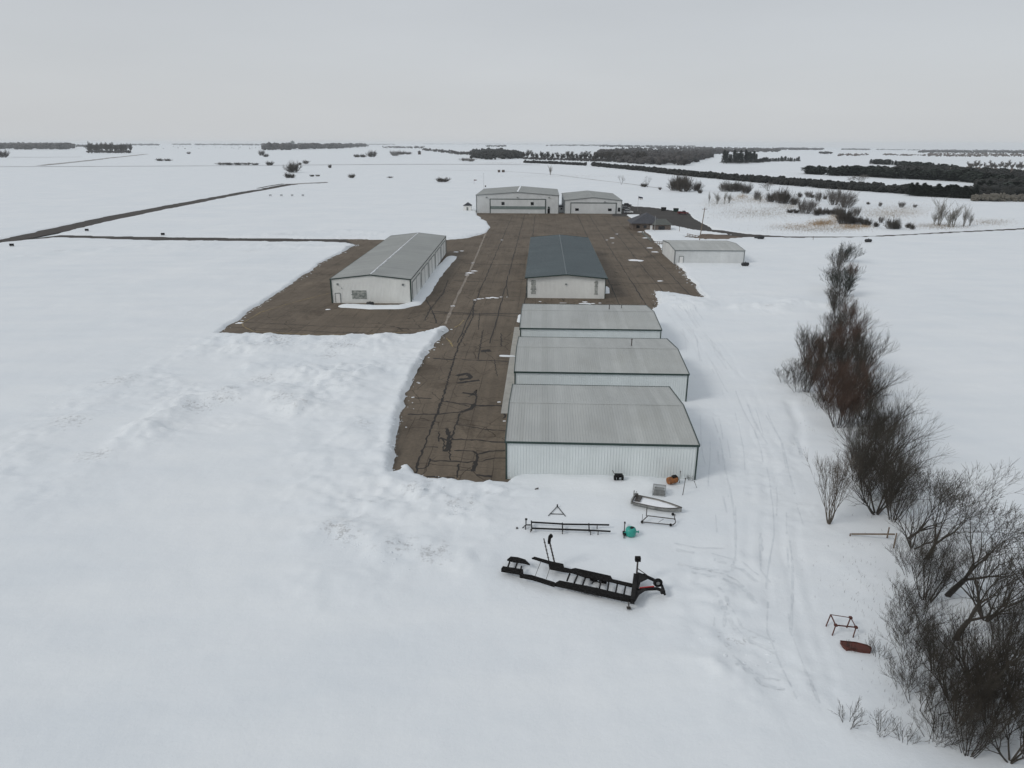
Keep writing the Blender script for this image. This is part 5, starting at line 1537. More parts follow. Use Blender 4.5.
# the row of bare trees at the right: (px, py, h, kind, look)
ROW = [
    (846, 262, 6.2, 'cedar', 'farthest dark cedar, the very tip of the tree row'),
    (838, 272, 6.5, 'bigC', 'dark bare tree second from the far tip of the tree row'),
    (850, 280, 5.0, 'bigR', 'brown bare tree right of the dark cedar at the far end'),
    (834, 306, 5.0, 'bigC', 'bare tree filling the gap under the far end cedars'),
    (842, 296, 7.0, 'cedar', 'dark bushy cedar at the far top end of the tree row'),
    (836, 288, 6.5, 'bigC', 'dense bare tree just behind the nearer cedar at the far end'),
    (836, 318, 6.0, 'bigC', 'bare dark tree right below the far end cedars in the row'),
    (849, 325, 5.5, 'bigR', 'slender brown bare tree right of the narrow neck of the row'),
    (857, 338, 6.0, 'bigB', 'bare tree on the right flank of the row, level with the middle hangar roof'),
    (806, 364, 6.5, 'bigC', 'bare tree at the upper left corner of the thick brown clump'),
    (822, 362, 6.0, 'bigR', 'reddish bare tree in the back of the thick brown clump'),
    (842, 366, 7.5, 'bigR', 'reddish brown bare tree at the centre top of the thick clump'),
    (860, 372, 7.0, 'bigC', 'dark bare tree on the right side of the thick clump'),
    (785, 383, 2.6, 'bush', 'low bare bush sticking out left of the thick brown clump'),
    (806, 392, 5.5, 'bigC', 'bare tree at the front left of the thick brown clump'),
    (826, 402, 7.0, 'bigR', 'bushy reddish tree in the middle of the thick brown clump'),
    (848, 404, 7.0, 'bigR', 'bushy brown tree in the right middle of the clump'),
    (838, 427, 7.5, 'bigR', 'front tree of the brown clump whose many stems stand free on the snow'),
    (866, 420, 6.8, 'bigC', 'dark bare tree between the brown clump and the tree group below it'),
    (884, 432, 6.5, 'bigA', 'spreading bare tree leaning over the open field at the clump right side'),
    (864, 452, 6.2, 'bigC', 'dense dark bare tree just below the brown clump'),
    (882, 474, 7.5, 'bigB', 'wide dark bare tree halfway down the row'),
    (858, 482, 5.6, 'bigC', 'dark bare tree standing behind the pale slim one'),
    (900, 480, 6.0, 'bigA', 'bare tree on the right flank halfway down the row'),
    (829, 524, 7.4, 'lite', 'pale slim many stemmed tree standing alone left of the row'),
    (876, 514, 8.2, 'bigB', 'dark many stemmed tree right of the lone pale one'),
    (893, 520, 6.5, 'bigC', 'dense dark tree behind the broken fence'),
    (905, 538, 7.0, 'singleB', 'dark tree leaning right just beyond the broken fence'),
    (925, 560, 8.5, 'singleB', 'tall bare tree with arching limbs right of the broken fence'),
    (946, 596, 9.5, 'single', 'tall bare tree leaning up to the right edge, upper one of the lower group'),
    (926, 600, 6.0, 'bigC', 'tangled dark tree at the left side of the lower group'),
    (955, 640, 8.5, 'single', 'large leaning tree whose crown reaches out of the right edge'),
    (935, 672, 4.6, 'bigC', 'low tangled tree at the left side of the bottom corner group'),
    (972, 682, 6.5, 'bigB', 'wide dark tree in the middle of the bottom right corner'),
    (1005, 662, 6.5, 'bigC', 'dense dark tree at the right edge above the corner'),
    (922, 707, 3.4, 'bush', 'low spreading bush at the foot of the corner trees, on open snow'),
    (958, 722, 5.2, 'bigC', 'thick bush like tree near the bottom right corner'),
    (1028, 752, 6.0, 'bigC', 'bare tree half outside the very bottom right corner'),
    (1035, 610, 7.0, 'bigB', 'bare tree mostly outside the right edge, level with the red frame'),
    (968, 755, 4.5, 'bigC', 'low bare tree at the bottom edge right of the small shrubs'),
    (935, 742, 2.2, 'bush', 'small bare bush at the bottom edge, left of the corner trees'),
    (878, 657, 1.7, 'bushS', 'tiny bare shrub beside the rusty trough'),
    (851, 651, .9, 'bushS', 'very small twiggy shrub just under the rusty trough'),
    (849, 724, 1.8, 'bushS', 'tiny bare shrub near the bottom edge, leftmost of the low shrubs'),
    (880, 733, 1.6, 'bushS', 'tiny bare shrub on the bottom snow between its two neighbours'),
    (905, 742, 1.7, 'bushS', 'tiny bare shrub at the bottom snow, rightmost of the low three'),
    (816, 402, 2.0, 'bushS', 'small pale twigs at the left foot of the brown clump'),
    (865, 500, 2.6, 'bush', 'low bush between the pale tree and the dark tree group'),
    (913, 575, 3.2, 'bush', 'low bush on the left slope of the row, below the broken fence'),
    (905, 610, 2.6, 'bush', 'low bush on the left slope of the row, level with the red frame'),
    (910, 645, 3.0, 'bush', 'low bush on open snow left of the lower tree group'),
    (795, 380, 3.4, 'bush', 'bush between the low left bush and the brown clump'),
    (985, 620, 7.5, 'bigB', 'wide bare tree near the right picture edge, level with the red frame'),
    (912, 548, 5.5, 'bigB', 'bare tree at the left front of the lower group, next to the broken fence'),
    (1008, 700, 6.5, 'bigB', 'wide bare tree at the right edge in the bottom corner'),
    (950, 700, 5.6, 'bigB', 'wide bare tree on the left side of the corner group'),
    (990, 722, 6.0, 'bigC', 'thick bare tree close to the bottom edge near the right corner'),
    (1010, 762, 5.0, 'bigB', 'bare tree cut by the bottom edge in the right corner'),
    (830, 345, 6.2, 'bigC', 'dark bare tree at the back of the brown clump, upper middle'),
    (846, 350, 6.5, 'bigR', 'reddish bare tree at the back of the brown clump, upper right'),
    (815, 380, 6.4, 'bigR', 'brown bare tree at the left centre of the clump'),
    (833, 384, 7.0, 'bigC', 'dark bare tree in the very middle of the brown clump'),
    (854, 388, 7.2, 'bigC', 'dark bare tree right of the middle of the brown clump'),
    (871, 396, 6.5, 'bigB', 'bare tree on the right fringe of the brown clump'),
    (850, 424, 6.5, 'bigR', 'brown bare tree right beside the front tree of the clump'),
    (876, 452, 6.6, 'bigC', 'dark bare tree in the narrow part between clump and lower group'),
    (888, 458, 6.0, 'bigB', 'bare tree on the field side below the brown clump'),
    (866, 495, 6.0, 'bigC', 'dense bare tree behind the dark many stemmed one'),
    (889, 500, 6.6, 'bigC', 'dense dark bare tree on the right, level with the lone pale tree'),
    (838, 332, 4.5, 'bigC', 'small bare tree under the narrow neck of the row'),
    (918, 622, 3.2, 'bush', 'low bare brush filling the foot of the tree row'),
    (905, 632, 2.4, 'bush', 'low bare brush filling the foot of the tree row'),
    (912, 665, 3.0, 'bush', 'low bare brush filling the foot of the tree row'),
    (905, 690, 2.2, 'bush', 'low bare brush filling the foot of the tree row'),
    (945, 735, 3.2, 'bush', 'low bare brush filling the foot of the tree row'),
    (850, 440, 2.6, 'bush', 'low bare brush filling the foot of the tree row'),
    (855, 470, 3.0, 'bush', 'low bare brush filling the foot of the tree row'),
    (798, 392, 2.6, 'bush', 'low bare brush filling the foot of the tree row'),
    (820, 408, 2.8, 'bush', 'low bare brush filling the foot of the tree row'),
    (985, 690, 4.0, 'bush', 'low bare brush filling the foot of the tree row'),
    (1000, 730, 3.8, 'bush', 'low bare brush filling the foot of the tree row'),
    (690, 481, .8, 'bushS', 'tiny twig tuft at the right corner of the near hangar'),
]
for i, (px, py, h_, k_, lb) in enumerate(ROW):
    cat = 'shrub' if 'bush' in k_ or k_ == 'cedar' else 'tree'
    rz = rnd.uniform(0, 6.28)
    if k_ in ('single', 'singleB'): rz = rnd.uniform(-.4, .5)
    ws_ = 1.15 if k_ in ('bigB', 'bigC', 'bigR') else 1.0
    plant(k_, W(px, py), h_ * 1.08, rz, lb, cat, 'bare tree row at the right', ws_ * .95)

tick('row')
# shrubs in the middle distance: (px, base py, width px, height px, kind)
MID = [
    (675, 190.5, 12, 13, 'dense'), (684, 191.5, 17, 15, 'dense'), (680, 189, 12, 14, 'dense'), (697, 191, 9, 9, 'dense'), (700, 193.4, 4, 4, 'dense'), (621.4, 184.5, 8, 9, 'bigA'), (647.4, 187, 9, 10, 'bigA'), (644, 187, 6, 4, 'dense'),
    (550.3, 175, 4, 10, 'sap'), (660, 190, 3, 3, 'denseg'), (731.7, 191.5, 15, 10, 'dense'), (724, 191.5, 10, 8, 'denseg'), (738, 191, 10, 8, 'dense'), (746, 193.5, 9, 10, 'dense'), (768, 191, 14, 8, 'bigG'), (771, 202, 9, 10, 'dense'), (783.5, 203.5, 15, 14, 'dense'), (778, 202.5, 10, 10, 'denseg'), (794, 205, 7, 8, 'dense'),
    (756.6, 200, 5, 9, 'denseg'), (805, 213.5, 15, 14, 'denseg'), (808.4, 197.5, 6, 6, 'denseg'), (812, 198, 3, 4, 'dense'), (799.6, 197.4, 3, 5, 'dense'), (816.7, 215.5, 7, 8, 'dense'), (790, 213, 6, 4, 'dense'), (796, 213.2, 6, 4, 'dense'),
    (834, 205, 12, 15, 'denseg'), (845, 207.5, 16, 14, 'denseg'), (818.5, 201.5, 5, 9, 'denseg'), (825, 199.5, 2, 4, 'dense'), (822, 214.5, 8, 6, 'dense'), (830, 214.5, 9, 6, 'dense'), (838, 215, 8, 7, 'dense'), (843, 224, 12, 17, 'dense'), (849, 224, 10, 9, 'dense'), (856, 224.5, 9, 8, 'dense'),
    (856.6, 216, 5, 8, 'denseg'), (863.5, 225, 4, 7, 'dense'), (868, 225.5, 4, 6, 'dense'), (875.7, 227, 5, 5, 'dense'), (880.5, 223, 3, 6, 'denseg'), (892, 229, 11, 10, 'dense'), (897, 229, 6, 6, 'dense'), (868, 204.5, 3, 2.5, 'dense'),
    (724.4, 204, 3, 13, 'sap'), (708.8, 204, 2.5, 13, 'sap'), (717, 204, 6, 12, 'sap'), (729, 203, 6, 10, 'sap'), (760, 202, 5, 8, 'sap'),
    (938.7, 225.5, 11, 25, 'sap'), (934, 224.5, 6, 12, 'sap'), (948.4, 227, 9, 16, 'sap'), (953, 227, 8, 21, 'sap'), (963.6, 226.5, 6, 19, 'sap'), (969.6, 226, 5, 12, 'sap'), (908, 228, 4, 5, 'dense'), (912, 229.4, 4, 5, 'dense'), (914.5, 207.6, 3, 3, 'denseg'), (901, 207.5, 5, 5, 'denseg'), (880, 206.5, 3, 4, 'denseg'),
    (293, 172.5, 13, 10, 'dense'), (288, 178, 6, 5, 'dense'), (292.5, 178, 5, 4, 'dense'), (352, 178, 6, 4, 'dense'), (330, 168, 2.5, 3.5, 'dense'), (270, 165.5, 6, 4, 'dense'), (306, 164, 6, 3.5, 'denseg'), (300, 165, 3, 2.5, 'dense'), (357, 157.3, 6, 3, 'dense'), (363, 157.3, 6, 3, 'dense'), (372, 157, 9, 6, 'dense'),
    (395, 156, 9, 5, 'denseg'), (262, 155.5, 5, 5, 'dense'), (266, 157, 5, 3, 'dense'), (160, 161, 6, 2.3, 'dense'), (168, 161, 6, 2, 'dense'), (189, 154, 3, 2, 'dense'), (443, 182, 12, 4.5, 'dense'), (4, 157.5, 7, 6, 'dense'),
    (221, 165, 8, 2.3, 'denseg'), (229, 165, 8, 2.3, 'dense'), (238, 165, 8, 2.3, 'dense'), (247, 165, 8, 2.3, 'denseg'), (255, 165, 6, 2, 'dense'), (312, 176.6, 4, 2, 'dense'), (318, 176.4, 4, 1.8, 'denseg'), (464, 161, 8, 3, 'denseg'), (471, 161.5, 8, 3, 'denseg'),
    (730, 172, 3, 0.1, 'dense'), (862, 184.5, 13, 9, 'bigG'), (852, 183, 8, 6, 'bigG'), (402, 154.6, 6, 3.4, 'dense'), (408, 154.4, 6, 2.6, 'dense'), (390, 178, 5, 1.5, 'denseg'),
]
side = lambda px: 'left of the far hangars' if px < 470 else ('behind the far hangars' if px < 660 else ('in the scrub right of the parking lot' if px < 760 else ('in the snowy scrub above the tree row' if px < 900 else 'in the right hand meadow')))
for (px, py, w_, h_, k_) in MID:
    if h_ < 1: continue
    p = W(px, py); d = math.hypot(p.x, p.y)
    hm = h_ / F * d * (1.2 if k_[:5] == 'dense' else 1.03); wm = w_ / F * d
    P0, H0, nm = PROTO[k_]
    zmax = H0
    base_w = CW[k_]
    ws_ = min(max((wm / base_w) / (hm / H0), .6), 3.2)
    kindlb = {'dense': 'dark round bare shrub', 'denseg': 'pale grey bare shrub', 'sap': 'clump of tall slender grey saplings', 'bigA': 'small bare tree standing alone', 'bigG': 'pale grey spreading bare tree'}[k_]
    cat = {'sap': 'saplings', 'bigA': 'tree', 'bigG': 'tree'}.get(k_, 'shrub')
    size = 'large ' if h_ > 11 else ('' if h_ > 5 else 'small ')
    plant(k_, p, hm, rnd.uniform(0, 6.28), size + kindlb + ' ' + side(px), cat, kindlb + 's ' + side(px), ws_)

# shelterbelt of bare trees beyond the far hangars
for i in range(30):
    px = 524 + i * 4.1 + rnd.uniform(-1.2, 1.2)
    p = W(px, 158.6 + (px - 524) * .035 + rnd.uniform(-.3, .5))
    plant(rnd.choice(['fartree', 'fartreeB']), p, rnd.uniform(14, 21), rnd.uniform(0, 6.28), 'tall dark bare tree in the long shelterbelt beyond the far hangars', 'tree', 'shelterbelt trees beyond the far hangars', 1.2)
for i in range(16):
    px = 89 + i * 2.75 + rnd.uniform(-.8, .8); p = W(px, 153.2 - (abs(px - 105) < 8) * .2 + rnd.uniform(-.6, .3))
    plant('fartreeB', p, rnd.uniform(30, 38), rnd.uniform(0, 6.28), 'tall bare tree in the farm grove at the far left', 'tree', 'farm grove trees at the far left', 1.0)
for i in range(14):
    px = 968 + i * 4.4 + rnd.uniform(-1.5, 1.5); p = W(px, 168.5 + rnd.uniform(-1, 1.5))
    plant('fargrey', p, rnd.uniform(10, 15), rnd.uniform(0, 6.28), 'pale grey bare tree in the far grove at the right edge', 'tree', 'pale far grove trees at the right edge', 1.2)
# spruce windbreaks
def row_ever(pts, n, h, lb, group, keys=('spruce', 'spruceB'), jit=.5, ws=1.0):
    for i in range(n):
        t = (i + .5) / n * (len(pts) - 1); k = int(t); f = t - k
        px = pts[k][0] + (pts[k + 1][0] - pts[k][0]) * f; py = pts[k][1] + (pts[k + 1][1] - pts[k][1]) * f
        p = W(px + rnd.uniform(-jit, jit), py + rnd.uniform(-.25, .25) * jit * 2)
        plant(rnd.choice(keys), p, h * rnd.uniform(.75, 1.2), rnd.uniform(0, 6.28), lb, 'tree', group, ws)
row_ever([(723, 163.4), (740, 163.6), (757, 163)], 15, 22, 'tall dark spruce in the short windbreak on the far snowfield', 'tall spruces on the far snowfield', ws=.85)
row_ever([(756, 162.8), (775, 161.4), (800, 161.4)], 22, 9, 'low dark spruce in the line running right from the tall windbreak', 'low spruces on the far snowfield', ws=1.5)
row_ever([(807, 174), (822, 174.6)], 9, 9, 'dark evergreen in the small isolated clump left of the long right grove', 'evergreens of the isolated clump', ('bigbush', 'spruceB'), ws=1.2)
row_ever([(828, 175.4), (868, 176.4), (900, 178.6), (962, 181.4), (980, 183)], 62, 9.5, 'dark evergreen along the near edge of the long right grove', 'evergreens of the long right grove', ('bigbush', 'spruceB', 'spruce'), ws=1.15)
row_ever([(869, 163.8), (900, 165.6), (925, 168.4), (955, 171)], 34, 8.5, 'dark evergreen in the upper windbreak of the right grove', 'evergreens of the upper windbreak', ('bigbush', 'spruceB'), ws=1.2)
row_ever([(908, 195.5), (930, 196.6), (952, 197.6), (976, 199)], 24, 7.6, 'dark spruce rising from the long hedge near the right edge', 'spruces in the hedge near the right edge', ws=1.25)
row_ever([(978, 186), (1000, 188), (1030, 190)], 16, 9.5, 'dark spruce in the dense stand at the right edge', 'evergreens at the right edge', ('bigbush', 'spruceB'), ws=1.2)
row_ever([(975, 195), (1000, 195), (1030, 195.5)], 14, 8.5, 'dark evergreen in the front of the stand at the right edge', 'evergreens in front at the right edge', ('bigbush', 'spruceB'), ws=1.2)


tick('shrubs')
# ------------------------------------------------------------------ far woods: masses of ragged clumps
ico_v = []
ph = (1 + 5 ** .5) / 2
for a, b in ((1, ph), (-1, ph), (1, -ph), (-1, -ph)):
    ico_v += [(0, a, b), (a, b, 0), (b, 0, a)]
ico_v = np.array(ico_v) / math.hypot(1, ph)
ico_f = []
for i in range(12):
    for j in range(i + 1, 12):
        for k in range(j + 1, 12):
            d = [np.linalg.norm(ico_v[a] - ico_v[b]) for a, b in ((i, j), (j, k), (i, k))]
            if max(d) < 1.1:
                n_ = np.cross(ico_v[j] - ico_v[i], ico_v[k] - ico_v[i])
                ico_f.append((i, j, k) if n_ @ ico_v[i] > 0 else (i, k, j))
ico_f = np.array(ico_f)
nprng = np.random.RandomState(5)


def mass(name, label, front, back, h, n, mat, cw=1.0, seed=0):
    """a far wood: crowns spread between a front line and a back line (surveyed pixels)"""
    rs = np.random.RandomState(seed + 31)
    V = []; Fc = []; o = 0
    for i in range(n):
        t = rs.rand() * (len(front) - 1); k = int(t); f = t - k
        a = np.array(front[k]) * (1 - f) + np.array(front[k + 1]) * f
        tb = t / (len(front) - 1) * (len(back) - 1); kb = min(int(tb), len(back) - 2); fb = tb - kb
        b = np.array(back[kb]) * (1 - fb) + np.array(back[kb + 1]) * fb
        q = a + (b - a) * rs.rand()
        z = 0.0
        p = W(q[0], q[1])
        hh = h * rs.uniform(.55, 1.25)
        r_ = hh * rs.uniform(.22, .36) * cw
        nb_ = 3
        for _ in range(nb_):
            c = np.array([p.x + rs.normal(0, r_ * .6), p.y + rs.normal(0, r_ * .6), p.z + hh * rs.uniform(.25, .75)])
            v = ico_v * rs.uniform(.55, 1.35, (12, 1)) * np.array([r_, r_, hh * rs.uniform(.22, .42)])
            V.append(v + c); Fc.append(ico_f + o); o += 12
    ob = np_mesh(name, np.concatenate(V), np.concatenate(Fc).reshape(-1), 3, mat)
    return tag(ob, label, kind='stuff')


WF, WB, HG = M['wood_far'], M['wood_brown'], M['hedge']
mass('far_woods', 'dark band of woods at the far left horizon', [(-5, 149.6), (30, 149.8), (60, 149.6), (72, 149)], [(-5, 145), (72, 145.3)], 27, 520, WF, 1.6, 1)
mass('far_woods', 'understorey of the farm grove at the far left', [(88, 153.0), (131, 153.3)], [(88, 151.6), (130, 152)], 7, 160, WF, 1.6, 2)
mass('far_woods', 'woods behind the farm grove at the left', [(72, 147), (100, 148), (130, 148)], [(72, 145.6), (130, 145.6)], 14, 200, WF, 1.8, 3)
mass('horizon_woods', 'thin broken line of woods along the left horizon', [(128, 145.6), (160, 145.6)], [(128, 144.7), (160, 144.7)], 16, 80, WF, 3, 4)
mass('horizon_woods', 'thin short wood on the horizon above the runway', [(172, 145.0), (190, 145)], [(172, 144.4), (190, 144.4)], 16, 50, WF, 3.5, 5)
mass('horizon_woods', 'long thin wood on the horizon left of the grain elevator', [(195, 145.2), (265, 145.6)], [(195, 144.4), (265, 144.4)], 16, 150, WF, 3.5, 6)
mass('far_woods', 'broad dark wood on the horizon at left centre', [(266, 150.6), (300, 149.8), (335, 149), (366, 147)], [(262, 145.2), (366, 145)], 27, 620, WF, 1.7, 7)
mass('horizon_woods', 'thin horizon woods at left centre', [(362, 144.8), (395, 145)], [(362, 144.2), (395, 144.2)], 14, 60, WF, 3.5, 8)
mass('far_woods', 'small dark wood above the lone barn', [(382, 148.4), (405, 148.4), (424, 148.8)], [(382, 147), (424, 147)], 9, 110, WF, 1.6, 9)
mass('horizon_woods', 'thin line of woods along the centre horizon', [(422, 144.3), (485, 144.4), (545, 144.6)], [(422, 143.9), (545, 144.0)], 16, 200, WF, 4, 10)
mass('far_woods', 'brush line running down toward the evergreen wood', [(423, 150.6), (440, 152.6), (455, 154.6), (474, 155.6)], [(423, 149.5), (474, 153.8)], 8, 170, WF, 1.3, 11)
mass('far_woods', 'dense dark wood above the tallest hangar', [(474, 158.6), (490, 160), (505, 159.4), (522, 158.6)], [(474, 152), (498, 150.6), (522, 156.8)], 13, 420, HG, 1.4, 12)
mass('horizon_woods', 'low far wood behind the dense dark wood', [(486, 147), (506, 147)], [(487, 145.8), (506, 145.8)], 12, 60, WF, 2.5, 13)
mass('horizon_woods', 'flat dark wood near the centre horizon', [(546, 146.4), (580, 146.2), (608, 146.2)], [(548, 145), (608, 145)], 16, 170, WF, 2.2, 14)
mass('far_woods', 'understorey brush of the long shelterbelt', [(524, 159.6), (580, 161.4), (640, 163)], [(524, 158.4), (640, 161)], 5, 260, WF, 1.6, 15)
mass('far_woods', 'great dark river wood behind the long hedge', [(600, 157), (618, 162.4), (650, 165), (684, 165.6), (700, 161), (712, 157)], [(600, 153), (640, 147.8), (712, 147.6)], 13, 1500, WF, 1.5, 16)
mass('far_woods', 'right arm of the great river wood', [(700, 157), (730, 152.8), (780, 152)], [(700, 147.6), (780, 149)], 13, 500, WF, 1.6, 17)
mass('horizon_woods', 'horizon woods above the great river wood', [(600, 147), (690, 147.6)], [(600, 145.4), (700, 146)], 14, 240, WF, 3, 18)
mass('horizon_woods', 'thin line of woods along the right horizon', [(775, 149.9), (822, 150)], [(775, 149.1), (822, 149.2)], 16, 130, WF, 3.5, 19)
mass('horizon_woods', 'short thin wood on the right horizon', [(842, 149.6), (869, 149.8)], [(842, 148.9), (869, 149)], 14, 70, WF, 3.5, 20)
mass('horizon_woods', 'faint thin woods on the right horizon', [(877, 149.6), (920, 149.8)], [(877, 149.0), (920, 149.2)], 10, 70, WF, 3.5, 21)
mass('far_woods', 'bluish wood at the far right horizon', [(920, 152.6), (970, 153), (1030, 153.4)], [(922, 150), (1030, 150)], 15, 420, WF, 2.0, 22)
mass('far_brush', 'brown brush belt at the far right', [(928, 156), (975, 156.6), (1030, 156.6)], [(928, 153.6), (1030, 154)], 7, 300, WB, 1.8, 23)
mass('far_brush', 'brown farmstead brush on the far right fields', [(838, 156), (856, 156), (868, 155.2)], [(838, 154.4), (868, 154)], 6, 60, WB, 2, 24)
mass('far_brush', 'thin brown brush line on the far right fields', [(884, 155.2), (925, 155.8)], [(884, 154.4), (925, 154.8)], 6, 60, WB, 2, 25)
mass('far_woods', 'small dark wood on the far right fields', [(820, 154.2), (832, 154.2)], [(820, 153), (832, 153)], 9, 40, HG, 1.6, 26)
mass('far_hedge', 'long dark hedge cutting across the snow toward the right edge', [(592, 166.2), (640, 171), (680, 175.6), (740, 181.2), (820, 188.4), (900, 193.8), (978, 199)], [(592, 165.4), (640, 169.6), (680, 173.6), (740, 178.8), (820, 185.4), (900, 191.0), (978, 196)], 4.6, 2600, HG, 1.3, 27)
mass('far_hedge', 'thin dark hedge section running left of the gap in the long hedge', [(524, 163), (556, 164.2), (586, 165.8)], [(524, 162.4), (586, 165)], 4.0, 330, HG, 1.4, 28)
mass('far_woods', 'dark woods filling the long right grove', [(830, 175), (868, 175.6), (900, 178), (962, 180.8), (1030, 187)], [(836, 172), (900, 171), (940, 170), (1030, 176)], 7, 900, HG, 1.4, 29)
mass('far_woods', 'dark stand of woods at the right edge', [(978, 197), (1032, 197.6)], [(980, 184), (1032, 186)], 7, 500, HG, 1.4, 30)
mass('far_brush', 'tan brush strip at the right edge below the dark woods', [(970, 201.2), (1000, 201.6), (1032, 202)], [(976, 198.8), (1032, 199)], 3.2, 260, M['tanbrush'], 1.3, 31)
mass('far_brush', 'brown brush right of the grove at the right edge', [(925, 170), (975, 173), (1032, 177)], [(930, 168), (1032, 174)], 5, 260, WB, 1.4, 32)
mass('far_brush', 'scattered low brush on the distant left fields', [(150, 149), (260, 150)], [(150, 146), (260, 146.4)], 4, 40, WF, 1.6, 33)


# grain elevator speck on the left horizon
p = W(293, 147.5)
ge = thing('grain_elevator', 'faint tall grain elevator above the woods on the left horizon', 'silo', p)
mb = MB(); mb.tube((0, 0, 0), (0, 0, 44), 16, 16, 12); mb.build('silo_body', M['trimG'], ge)
mb = MB(); mb.tube((0, 0, 44), (0, 0, 52), 10, 2, 12); mb.build('roof', M['trimG'], ge)

tick('woods')
# dry grass between the shrubs
def grass(name, label, spots, mat, n, hgt, w_):
    rs = np.random.RandomState(3); V = []; Fc = []; o = 0
    for (px, py, rx, ry, dens) in spots:
        for _ in range(int(n * dens)):
            x, y = G(px + rs.normal() * rx * .62, py + rs.normal() * ry * .62, .4)
            V.append((x, y))
    V = np.array(V); z = terr(V[:, 0], V[:, 1]); k = len(V)
    az = rs.rand(k) * 3.14; h = hgt * rs.uniform(.5, 1.3, k); w = w_ * rs.uniform(.6, 1.4, k); lx, ly = rs.normal(0, .25, k) * h, rs.normal(0, .25, k) * h
    A = np.stack([V[:, 0] - np.cos(az) * w, V[:, 1] - np.sin(az) * w, z - .05], -1); B = np.stack([V[:, 0] + np.cos(az) * w, V[:, 1] + np.sin(az) * w, z - .05], -1)
    C = np.stack([V[:, 0] + lx, V[:, 1] + ly, z + h], -1)
    P = np.stack([A, B, C], 1).reshape(-1, 3)
    return tag(np_mesh(name, P, np.arange(3 * k), 3, mat), label, kind='stuff')


grass('dry_grass', 'orange brown dry grass showing through the snow between the shrubs', [(826, 222.5, 14, 3, 1.0), (838, 217, 8, 3, .6), (852, 227, 14, 2.2, .8), (742, 196, 5, 2, .35), (820, 224, 8, 2, .4), (760, 200, 12, 3, .3), (866, 226, 5, 2, .15), (735, 199, 12, 3, .3), (900, 213, 24, 5, .35), (800, 226, 24, 2.5, .5)], M['drygrass'], 2600, .55, .04)
grass('pale_weeds', 'thin pale brown weeds poking through the snow of the meadow', [(760, 212, 40, 6, 1.0), (900, 210, 30, 6, .6), (720, 202, 16, 5, .4), (820, 229, 40, 3, .5), (990, 222, 20, 3, .25), (880, 214, 25, 5, .4), (755, 199, 18, 4, .4), (790, 206, 12, 3, .3), (560, 176, 60, 1.5, .3), (500, 163, 26, .8, .5), (940, 226, 24, 3, .4)], M['palegrass'], 5200, .55, .035)
grass('trackside_weeds', 'thin dark weeds in the snow along the tree row', [(810, 400, 10, 25, .2), (870, 600, 22, 60, .25), (900, 680, 14, 40, .25), (845, 560, 30, 30, .1)], M['twigg'], 600, .35, .012)

# far roads lying on the snow
def far_road(name, pts, w_, mat, dz=.25):
    P = [W(*p) for p in pts]; Q = []
    for a, b in zip(P[:-1], P[1:]):
        k = max(1, int((b - a).length / 25))
        for i in range(k): Q.append(a.lerp(b, i / k))
    Q.append(P[-1]); vs = []
    for i, q in enumerate(Q):
        d = (Q[min(i + 1, len(Q) - 1)] - Q[max(i - 1, 0)]); d.z = 0; d.normalize(); s_ = Vector((-d.y, d.x, 0)) * w_ / 2 * rnd.uniform(.7, 1.2)
        for e in (q + s_, q - s_): vs.append((e.x, e.y, hz(e.x, e.y) + dz))
    mb = MB(); mb.add(vs, [(2 * i + 1, 2 * i + 3, 2 * i + 2, 2 * i) for i in range(len(Q) - 1)])
    return tag(mb.build(name, mat), kind='structure')
M['slush'] = noisy('slushy_gravel', (.16, .145, .13), (.45, .45, .45), (.05, .05, .05), .8)
far_road('road', [(-5, 166.8), (110, 166.4), (230, 165.8), (330, 164.9), (400, 164.4), (480, 164.4), (540, 165)], 10, M['slush'])
far_road('road', [(40, 165.6), (85, 161), (110, 158), (146, 154.2)], 16, M['slush'])
far_road('road', [(12, 157.2), (45, 157.3), (82, 157)], 14, M['slush'])
far_road('road', [(590, 164.6), (640, 166.8), (690, 170.6), (740, 175.4), (770, 178), (800, 180.8)], 5.0, M['lot'])
far_road('path', [(560, 175.4), (600, 180.5), (630, 184), (662, 188.5)], 2.6, M['slush'], .05)
far_road('runway', [(262, 188.6), (275, 186.6), (290, 184.4)], 13, M['road'], .12)
far_road('runway', [(290, 184.4), (305, 183.4), (327, 182.4)], 5, M['slush'], .15)
far_road('path', [(430, 170), (500, 171), (560, 175)], 2.6, M['slush'], .05)

# tyre tracks: narrow strips of packed snow
M['packed'] = noisy('packed_snow', (.60, .64, .67), (.70, .735, .755), (2, 2, 2), .6, bump=.02)
def packed(mb, A, wd, gap):
    P = []
    for a, b in zip(A[:-1], A[1:]):
        k = max(1, int(math.dist(a, b) / .45))
        for i in range(k): P.append((a[0] + (b[0] - a[0]) * i / k, a[1] + (b[1] - a[1]) * i / k))
    wob = rnd.uniform(0, 9); on = True; vs = []; pr = None
    for i, p in enumerate(P[:-1]):
        if rnd.random() < .06: on = rnd.random() > gap
        dx, dy = P[i + 1][0] - p[0], P[i + 1][1] - p[1]; l = math.hypot(dx, dy) + 1e-6
        o_ = .35 * math.sin(i * .045 + wob) + .15 * math.sin(i * .13 + wob * 2)
        w2 = wd * rnd.uniform(.5, 1.2) / 2; q = []
        for sg in (-1, 1):
            x, y = p[0] - dy / l * (o_ + sg * w2), p[1] + dx / l * (o_ + sg * w2)
            q.append((x, y, hz(x, y) + .012))
        if on and pr: mb.add([pr[1], q[1], q[0], pr[0]], [(0, 1, 2, 3)])
        pr = q if on else None
mb = MB()
for T_ in T_W:
    packed(mb, T_, .20, .45); packed(mb, [(x + .45, y) for x, y in T_], .14, .6); packed(mb, [(x - 1.5, y + .3) for x, y in T_], .12, .7)
